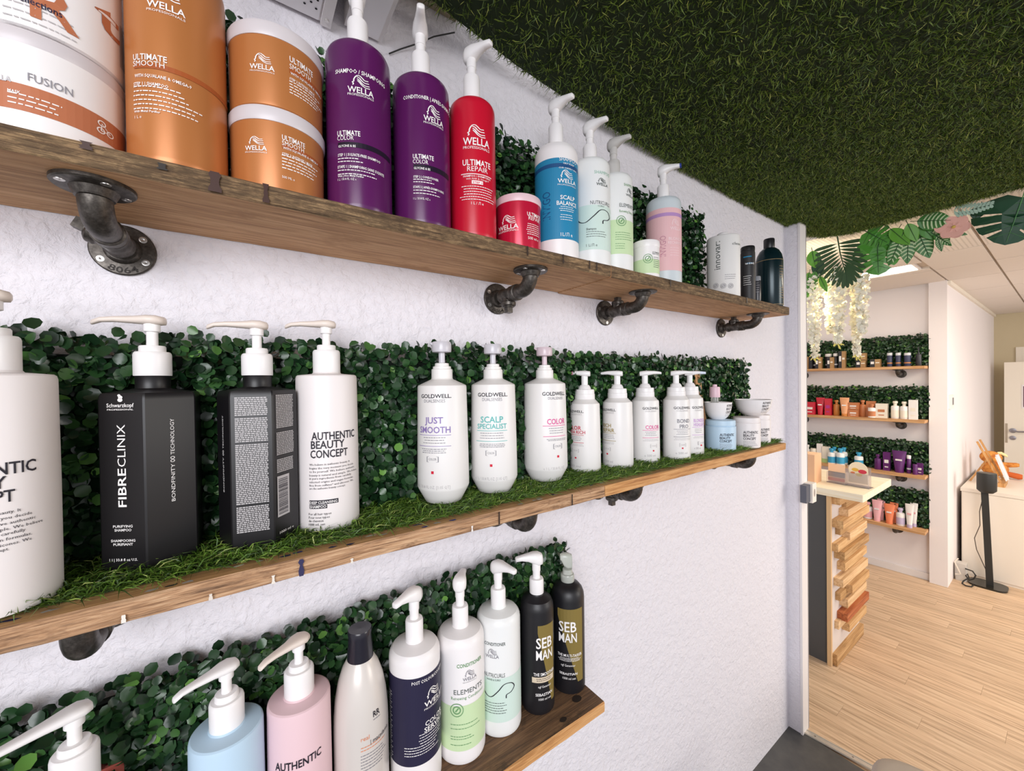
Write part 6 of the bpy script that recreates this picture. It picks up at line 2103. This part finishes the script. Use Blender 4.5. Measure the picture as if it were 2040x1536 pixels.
bar(MB(), (0, 0.062, 0.33), (0, -0.055, 0.03), 0.006).build('front_leg', M_EA, ea)
bar(MB(), (0.16, 0.062, 0.33), (0.16, -0.055, 0.03), 0.006).build('front_leg', M_EA, ea)
bar(MB(), (0.08, 0.012, 0.20), (0.08, 0.105, 0.004), 0.006).build('rear_leg', M_EA, ea)
MB().box(-0.02, 0.18, -0.075, -0.04, 0.0, 0.03).build('ledge', M_EA, ea)
mb = MB()
bar(mb, (0.08, -0.028, 0.23), (0.08, -0.082, 0.045), 0.007)
mb.v = [(x_ * 1.0 + (-0.09 if i % 4 in (0, 3) else 0.09) * 0, y_, z_) for i, (x_, y_, z_) in enumerate(mb.v)]
mb.build('panel_edge', mat('frame_white', '#efe9ee', 0.4), ea)
MB().add([(x_, -0.030 + dy - (0.23 - z_) * 0.29, z_) for dy in (0, 0.004) for x_, z_ in ((-0.02, 0.05), (0.18, 0.05), (0.18, 0.225), (-0.02, 0.225))], [(0, 1, 2, 3), (7, 6, 5, 4), (0, 4, 5, 1), (1, 5, 6, 2), (2, 6, 7, 3), (3, 7, 4, 0)]).build('board', mat('board_white', '#e9e2e4', 0.4), ea)

ty = thing('soft_toy', 'orange soft toy lying behind the easel on the sideboard', 'toy', (5.10, -0.36, 0.656))
M_TOY = mat('toy_orange', '#d98a3c', 0.9)
t = NT(M_TOY)
n_ = t.noise(t.coords((1, 1, 1)), 40, 4)
t.l(t.ramp(n_, [(0.35, '#b8672a'), (0.6, '#e09a48')]), t.b.inputs['Base Color'])


def blob(mb, c, rx, ry, rz, n=16):
    prof = [(math.sin(R(a)), -math.cos(R(a))) for a in range(0, 181, 18)]
    M = Matrix.Translation(c) @ Matrix.Diagonal((rx, ry, rz, 1))
    return mb.lathe([(max(p[0], 1e-7), p[1]) for p in prof], n, M=M, cap=False)


mb = MB()
blob(mb, (0, 0.035, 0.075), .06, .075, .062)
mb.build('torso', M_TOY, ty, 60)
mb = MB()
blob(mb, (0, 0.055, 0.165), .055, .062, .052)
mb.build('head', M_TOY, ty, 60)
MB().loft([(0, 0, .018, .018), (.04, 0, .02, .02), (.075, .005, .018, .018), (.09, .006, .012, .012)], 12, 2, M=Matrix.Translation((0, 0.0, 0.115)) @ Matrix.Rotation(R(-90), 4, 'Z')).build('arm', M_TOY, ty, 60)
MB().loft([(0, 0, .022, .022), (.045, -.008, .024, .022), (.085, -.016, .028, .024), (.105, -.016, .018, .018)], 12, 2, M=Matrix.Translation((0, 0.0, 0.045)) @ Matrix.Rotation(R(-90), 4, 'Z')).build('leg', mat('toy_rust', '#c9622c', 0.9), ty, 60)
MB().loft([(0, 0, .012, .014), (.02, .004, .012, .013), (.045, -.012, .012, .012), (.052, -.016, .006, .006)], 12, 2, M=Matrix.Translation((0, 0.02, 0.20)) @ Matrix.Rotation(R(-90), 4, 'Z')).build('pale_ear', mat('toy_pale', '#efe0a8', 0.9), ty, 60)

dr = thing('door', 'cream panel door standing ajar in the end wall of the shop', 'door', (6.50, -0.285, 0))
dr['kind'] = 'structure'
dr.name = 'door_2'
MB().box(0, 0.04, -0.80, 0, 0.0, 1.632).build('leaf', W_CREAM, dr)
MB().box(-0.002, 0.0, -0.022, -0.006, 0.80, 1.00).build('lock_plate', mat('steel_soft', '#b7ab98', 0.35, 0.8), dr)
h_ = MB().lathe([(0.024, 0), (0.024, 0.008), (0.010, 0.010)], 20, M=Matrix.Translation((0, -0.055, 0.93)) @ Matrix.Rotation(R(-90), 4, 'Y'))
h_.tube([(-0.01, -0.055, 0.93), (-0.045, -0.055, 0.93), (-0.050, -0.09, 0.925), (-0.048, -0.17, 0.93)], 0.008, 10)
h_.build('handle', mat('steel', '#9c9aa0', 0.3, 0.9), dr, 50)
MB().lathe([(0.022, 0), (0.022, 0.008), (0.008, 0.010)], 20, M=Matrix.Translation((0, -0.055, 0.855)) @ Matrix.Rotation(R(-90), 4, 'Y')).build('key_plate', mat('steel'), dr, 50)
o = MB().box(6.865, 6.88, -0.42, -0.34, 0, 1.80).box(6.865, 6.88, -1.30, -0.42, 1.72, 1.80).build('trim_4', W_CREAM)
struct(o, 'cream door casing on the end wall')
po = thing('poster', 'dark portrait format poster on the cream door', 'poster', (6.499, -0.50, 1.28))
MB().box(-0.002, 0, -0.16, 0.105, -0.12, 0.12).build('paper', mat('poster_white', '#efe8e6', 0.5), po)
MB().box(-0.003, -0.002, -0.155, 0.095, -0.105, 0.105).build('print', mat('poster_dark', '#6b4a58', 0.5), po)

# rounded taupe chair at the lower right of the washing room
chr_ = thing('salon_chair', 'taupe padded salon chair by the threshold', 'chair', (1.305, -0.665, 0), R(16))
mb = MB()
for z_, k_ in ((0.365, .93), (0.372, .985), (0.385, 1.0), (0.435, 1.0), (0.447, .985), (0.454, .94)):
    pass
rows = [(0.37, .94), (0.378, .99), (0.39, 1.0), (0.435, 1.0), (0.446, .985), (0.4515, .95), (0.4525, .90)]
ring = []
for cx, cy, a0 in ((1, 1, 0), (-1, 1, 90), (-1, -1, 180), (1, -1, 270)):
    for i in range(7):
        a = R(a0 + 15 * i)
        ring.append((cx * 0.15 + 0.075 * math.cos(a), cy * 0.17 + 0.075 * math.sin(a)))
nn = len(ring)
mb.add([(x_ * k_, y_ * k_, z_) for z_, k_ in rows for x_, y_ in ring], [(j * nn + i, j * nn + (i + 1) % nn, (j + 1) * nn + (i + 1) % nn, (j + 1) * nn + i) for j in range(len(rows) - 1) for i in range(nn)] + [tuple(range(nn - 1, -1, -1)), tuple((len(rows) - 1) * nn + i for i in range(nn))])
mb.build('seat', mat('taupe_vinyl', '#a99b8b', 0.5), chr_, 40)
for sx_ in (-1, 1):
    for sy_ in (-1, 1):
        MB().tube([(sx_ * .17, sy_ * .19, 0), (sx_ * .15, sy_ * .17, 0.372)], 0.012, 12).build('leg', mat('chair_steel', '#8d8b88', 0.3, 0.9), chr_, 50)

# ------------------------------------------------------------------ garland hanging from the turf edge
def leafmesh(outline, name, m, parent, M, th=0.0008, curl=0.0, mats=None, rib=None):
    """flat leaf with thickness; outline in (u, v), v along the leaf; gently curled"""
    n = len(outline)
    f = lambda u, v: M @ Vector((u, v, -curl * (u * u * 14 + (v * v) * 3)))
    vs = [f(u, v) for u, v in outline] + [f(u, v) + (M.to_3x3() @ Vector((0, 0, -th))) for u, v in outline]
    fs = [tuple(range(n)), tuple(range(2 * n - 1, n - 1, -1))] + [(i, n + i, n + (i + 1) % n, (i + 1) % n) for i in range(n)]
    return MB().add(vs, fs).build(name, m, parent)


def frame(loc, dirv, nrm):
    """matrix whose v axis runs along dirv, facing nrm"""
    y = Vector(dirv).normalized()
    z = Vector(nrm)
    z = (z - y * z.dot(y)).normalized()
    x = y.cross(z)
    return Matrix(((x.x, y.x, z.x, loc[0]), (x.y, y.y, z.y, loc[1]), (x.z, y.z, z.z, loc[2]), (0, 0, 0, 1)))


def vein_mat(name, base, vein, scale=60, wv=0.3):
    m = mat(name, base, 0.35)
    t = NT(m)
    wv_ = t.n('ShaderNodeTexWave')
    wv_.inputs['Scale'].default_value = scale
    wv_.inputs['Distortion'].default_value = 1.5
    t.l(t.coords((0.4, 0.4, 1)), wv_.inputs['Vector'])
    t.l(t.ramp(wv_.outputs['Fac'], [(0.12, vein), (0.12 + wv, base)]), t.b.inputs['Base Color'])
    return m


G_MON = mat('monstera_green', '#4f9434', 0.35)
G_MOND = mat('monstera_dark', '#17472b', 0.5)
G_PALM = mat('palm_green', '#2f4f28', 0.5)
G_BR = mat('bright_leaf', '#62a32c', 0.4)
G_RIB = mat('leaf_rib', '#22481f', 0.5)
G_ST = mat('striped_leaf', '#3f7f33', 0.4)
G_STRIPE = mat('leaf_stripe', '#bfd3a4', 0.45)
G_PAL = mat('pale_fern', '#a9c4b0', 0.5)


def monstera(loc, dirv, L, Wd, m, label, ribm):
    t = thing('monstera_leaf', label, 'leaf', loc, 0, 'leaves hanging from the turf edge')
    M = frame((0, 0, 0), dirv, (-0.95, -0.25, -0.25))
    prof = lambda v: Wd * (1 - .75 * v * v)
    half = [(.35, -.03), (.75, .06), (.95, .22), (.99, .33), (.34, .36), (.33, .385), (1.0, .40), (.95, .52), (.87, .585), (.29, .535), (.27, .56), (.82, .64), (.70, .76), (.60, .805), (.22, .70), (.20, .725), (.50, .86), (.28, .97)]
    right = [(u * Wd, v * L) for u, v in half]
    out = [(0, 0.05 * L)] + right + [(0.0, L * 1.03)] + [(-u, v) for u, v in reversed(right)]
    leafmesh(out, 'blade', m, t, M, curl=0.25)
    rb_ = MB().tube([M @ Vector((0, v, 0.0012 - 0.25 * v * v * 3)) for v in (-0.25 * L, 0, .3 * L, .6 * L, .97 * L)], [.0022, .0018, .0014, .001, .0006], 6)
    for k in range(1, 6):
        v = k * L / 6.5
        for sg in (-1, 1):
            u = sg * prof(v / L) * .8
            rb_.tube([M @ Vector((0, v, .0012 - .75 * v * v)), M @ Vector((u, v + .12 * L, .0012 - .25 * (u * u * 14 + 3 * (v + .12 * L) ** 2)))], .0006, 5)
    rb_.build('rib', ribm, t, 60)
    return t


monstera((2.31, -0.205, 2.105), (0.0, -0.03, -1), 0.150, 0.085, G_MON, 'bright green split monstera leaf hanging beside the dark palm leaf', G_RIB)
monstera((2.33, -0.595, 2.150), (0.0, 0.22, -1), 0.165, 0.105, G_MOND, 'large dark monstera leaf with long slits beside the pink flower', mat('rib_pale', '#4f8a4c', 0.5))
monstera((2.30, -0.17, 2.150), (0.0, -0.5, -0.5), 0.10, 0.055, G_MON, 'smaller bright monstera leaf lying just under the turf edge', G_RIB)
# palm fan
t_ = thing('palm_leaf', 'dark olive palm leaf with long fingers hanging at the turf corner', 'leaf', (2.30, -0.068, 2.140), 0, 'leaves hanging from the turf edge')
MB().tube([(0, 0, 0.02), (0, -0.010, -0.06), (0, -0.028, -0.150)], [.003, .0025, .0015], 7).build('rib', G_RIB, t_, 60)
for k in range(11):
    f = k / 10
    for sg in (-1, 1):
        a = R(-(8 + 82 * (1 - f) * 1.0))
        base = Vector((0.002 * sg, -0.028 * f * 1.0, -0.015 - 0.135 * f))
        L = 0.052 + 0.055 * math.sin(math.pi * (0.25 + .6 * f))
        th0 = R(-90) + sg * R(8 + 78 * (1 - f) ** 0.9)
        dv = (0.0, math.cos(th0), math.sin(th0)) if False else (0.05, -math.sin(sg * R(6 + 80 * (1 - f) ** 0.8)), -math.cos(R(6 + 80 * (1 - f) ** 0.8)))
        M = frame(base, dv, (-1, -0.2, -0.1))
        w_ = 0.0080
        leafmesh([(0, 0), (w_ * .7, L * .25), (w_, L * .55), (w_ * .9, L * .85), (w_ * .4, L), (-w_ * .4, L), (-w_ * .9, L * .85), (-w_, L * .55), (-w_ * .7, L * .25)], 'leaflet', G_PALM, t_, M, curl=0.15)


def simple(loc, dirv, L, w_, m, label, name='striped_leaf', nrm=(-1, -0.3, -0.15)):
    t = thing(name, label, 'leaf', loc, 0, 'leaves hanging from the turf edge')
    M = frame((0, 0, 0), dirv, nrm)
    pts = [(w_ * math.sin(math.pi * v ** 0.8) ** 0.8, v * L) for v in np.linspace(0.04, 0.96, 9)]
    leafmesh([(0, 0)] + pts + [(0, L)] + [(-u, v) for u, v in reversed(pts)], 'blade', m, t, M, curl=0.5)
    MB().tube([M @ Vector((0, v, 0.001 - 1.5 * v * v)) for v in (-.2 * L, 0, .4 * L, .95 * L)], [.0014, .0012, .001, .0005], 6).build('rib', G_RIB, t, 60)
    if m is G_ST:
        prf = lambda v: w_ * math.sin(math.pi * min(max(v, .02), .98) ** 0.8) ** 0.8
        for k in range(1, 7):
            v = .06 + k * .115
            for sg in (-1, 1):
                u1 = prf(v + .09) * .88
                P4 = [(sg * .0015, v), (sg * u1 * .55, v + .035), (sg * u1, v + .10), (sg * u1 * .96, v + .135), (sg * u1 * .5, v + .085), (sg * .0015, v + .045)]
                vs = [M @ Vector((u, vv * L, .0007 - .5 * (u * u * 14 + 3 * (vv * L) ** 2))) for u, vv in P4]
                MB().add(vs, [tuple(range(6)) if sg > 0 else tuple(range(5, -1, -1))]).build('stripe', G_STRIPE, t)
    return t


for i, (loc, dv, L, w_, m, lb) in enumerate((
        ((2.31, -0.285, 2.100), (0.0, 0.35, -1), 0.125, 0.026, G_ST, 'striped leaf hanging next to the bright split leaf'),
        ((2.32, -0.300, 2.105), (0.0, 0.0, -1), 0.125, 0.028, G_ST, 'striped leaf hanging straight down in the middle of the garland'),
        ((2.33, -0.325, 2.110), (0.0, -0.32, -1), 0.125, 0.032, G_ST, 'broad striped leaf hanging under the pink flower'),
        ((2.33, -0.340, 2.115), (0.0, -0.9, -0.45), 0.135, 0.022, G_ST, 'pointed striped leaf reaching sideways from the garland'),
        ((2.32, -0.375, 2.075), (0.0, -0.75, -0.9), 0.075, 0.014, G_ST, 'narrow striped leaf tip under the pink flower'),
        ((2.30, -0.330, 2.140), (0.0, -0.9, -0.25), 0.10, 0.036, G_ST, 'wide striped leaf lying against the turf edge'),
        ((2.30, -0.250, 2.135), (0.0, -0.5, -0.7), 0.10, 0.026, G_BR, 'plain bright leaf among the striped leaves'),
        ((2.32, -0.385, 2.060), (0.0, -0.2, -1), 0.060, 0.011, G_ST, 'short pointed striped leaf hanging below the flower'),
        ((2.30, 0.030, 2.120), (0.0, -0.15, -1), 0.085, 0.028, G_BR, 'round bright leaf at the door frame'),
        ((2.31, 0.010, 2.080), (0.0, 0.0, -1), 0.095, 0.026, G_MOND, 'dark leaf hanging by the door frame'),
        ((2.31, 0.020, 2.020), (0.0, 0.30, -1), 0.150, 0.024, G_MON, 'long green leaf drooping along the door frame'),
        ((2.30, 0.000, 1.990), (0.0, -0.35, -1), 0.085, 0.014, G_BR, 'yellow green leaf tip above the white blossom'),
        ((2.31, 0.045, 2.020), (0.0, 0.25, -1), 0.070, 0.018, G_BR, 'small bright leaf tucked behind the door frame'),
        ((2.34, -0.495, 2.155), (0.0, 0.25, -1), 0.055, 0.022, G_MOND, 'small dark leaf between pink flower and large monstera'))):
    simple(loc, dv, L, w_, m, lb, 'garland_leaf')
for k, lb in enumerate(('plain bright leaf filling the gap beside the hanging monstera', 'mid green leaf crossing behind the first striped leaf', 'small striped leaf peeping out above the striped bunch',
                        'bright leaf tip poking out between two striped leaves', 'mid green leaf tucked under the turf above the striped bunch', 'little striped leaf beside the pink flower stem')):
    simple((2.30 + 0.03 * random.random(), -0.20 - 0.17 * k / 5, 2.125 + 0.02 * random.random()), (0.1, random.uniform(-.7, .7), -1), random.uniform(.07, .11), random.uniform(.016, .026), (G_BR, G_MON, G_ST)[k % 3], lb, 'garland_leaf')
# pale fern sprig
t_ = thing('fern_sprig', 'pale grey green fern sprig at the turf edge by the large monstera', 'leaf', (2.31, -0.430, 2.150), 0, 'leaves hanging from the turf edge')
MB().tube([(0, 0, 0), (0, -0.05, -0.012), (0, -0.10, -0.012)], .001, 5).build('stem', G_PAL, t_)
for k in range(10):
    for sg in (-1, 1):
        M = frame((0, -0.01 * k, -0.012 * min(1, k / 5)), (0, -0.6, sg * 1.0 - .3), (-1, 0, 0))
        L = 0.035 - 0.0022 * k
        leafmesh([(0, 0), (.005, L * .4), (.004, L * .8), (0, L), (-.004, L * .8), (-.005, L * .4)], 'leaflet', G_PAL, t_, M)
# pink flower
t_ = thing('pink_flower', 'salmon pink artificial flower among striped leaves at turf edge', 'flower', (2.31, -0.430, 2.085))
M_PK = mat('petal_pink', '#f4b9aa', 0.6)
for k in range(6):
    a = R(60 * k + 15)
    M = frame((0, 0, 0), (-0.15, math.cos(a), math.sin(a)), (-1, 0, 0))
    L = 0.045 if k != 0 else 0.055
    pts = [(0.021 * math.sin(math.pi * v ** 1.1) ** 0.6, v * L) for v in np.linspace(.05, .95, 8)]
    leafmesh([(0, 0)] + pts + [(0, L)] + [(-u, v) for u, v in reversed(pts)], 'petal', M_PK, t_, M, curl=1.2)
blob(MB(), (-0.004, 0, 0), .006, .006, .006, 10).build('centre', mat('flower_centre', '#d8b45c', 0.7), t_, 60)

# white wisteria strings
M_WIS = mat('blossom_white', '#fdf6e6', 0.6, sub=0.5)
M_WISY = mat('blossom_yellow', '#e8dc7a', 0.6)
PET = np.array([(-.5, 0, 0), (.5, 0, 0), (.62, .6, .15), (0, 1, .05), (-.62, .6, .15)])


def strand(y, z0, z1, wd, label, tail, dx=0.0):
    t = thing('blossom_strand', label, 'flower strand', (2.33 + dx, y, z0), 0, 'white blossom strands in the doorway')
    L = z0 - z1
    MB().tube([(0, 0, 0), (0.004, -0.003, -L * .5), (0, 0.002, -L)], .0012, 5).build('stem', mat('strand_stem', '#cfc79a', 0.6), t)
    n = int(L * 1500)
    zz = -L * rng.random(n) ** 0.9
    ang = rng.uniform(0, 2 * np.pi, n)
    rr_ = wd * (1 - 0.75 * (zz / -L) ** 2.5) * np.sqrt(rng.random(n))
    Pp = np.stack([rr_ * np.cos(ang), rr_ * np.sin(ang), zz], 1)
    X, A, N = frames(n, -0.5, 0, 0)
    S = rng.uniform(0.010, 0.017, n)
    V = (Pp[:, None, :] + S[:, None, None] * (PET[None, :, 0:1] * X[:, None, :] + PET[None, :, 1:2] * A[:, None, :] + PET[None, :, 2:3] * N[:, None, :])).reshape(-1, 3)
    F = (np.array([[0, 1, 2, 3, 4]])[None] + (np.arange(n) * 5)[:, None, None]).reshape(-1, 5)
    o = bigmesh('blossoms', V, F, M_WIS, t)
    o['kind'] = 'stuff'
    for k in range(7):
        blob(MB(), (float(rng.normal(0, .012)), float(rng.normal(0, .012)), -L * (k + .5) / 7.5), .0022, .0022, .0026, 8).build('added_bulb', mat('added_bulb_glow', '#ffe7a8', 0.5, emit=25), t, 60)  # small glowing bulbs added to make the strands look lit
    if tail:
        for k in range(9):
            M = frame((0, 0.002, -L + 0.030 * (k / 9)), (rng.normal(0, .3), rng.normal(0, .6), -1), (-1, .2, 0))
            leafmesh([(0, 0), (.003, .012), (.0022, .026), (0, .030), (-.0022, .026), (-.003, .012)], 'bud', M_WISY, t, M)


fl_ = bpy.data.lights.new('blossom_fill', 'POINT')  # unseen warm lamp added to brighten the blossom strands
fl_.energy, fl_.color, fl_.shadow_soft_size = 5.0, (1.0, 0.90, 0.62), 0.06
fo_ = bpy.data.objects.new('blossom_fill', fl_)
COL.objects.link(fo_)
fo_.location = (2.42, 0.045, 1.85)
strand(0.030, 2.00, 1.60, 0.032, 'white blossom strand hanging right beside the door frame', True)
strand(-0.012, 2.04, 1.72, 0.030, 'white blossom strand below the dark hanging leaf', False, 0.075)
strand(-0.062, 2.02, 1.66, 0.032, 'white blossom strand below the palm leaf, with yellow buds', True)
strand(-0.112, 2.02, 1.60, 0.028, 'white blossom strand with the longest tail of yellow buds', True, 0.07)
strand(-0.150, 1.96, 1.70, 0.024, 'short white blossom strand under the bright split leaf', False)
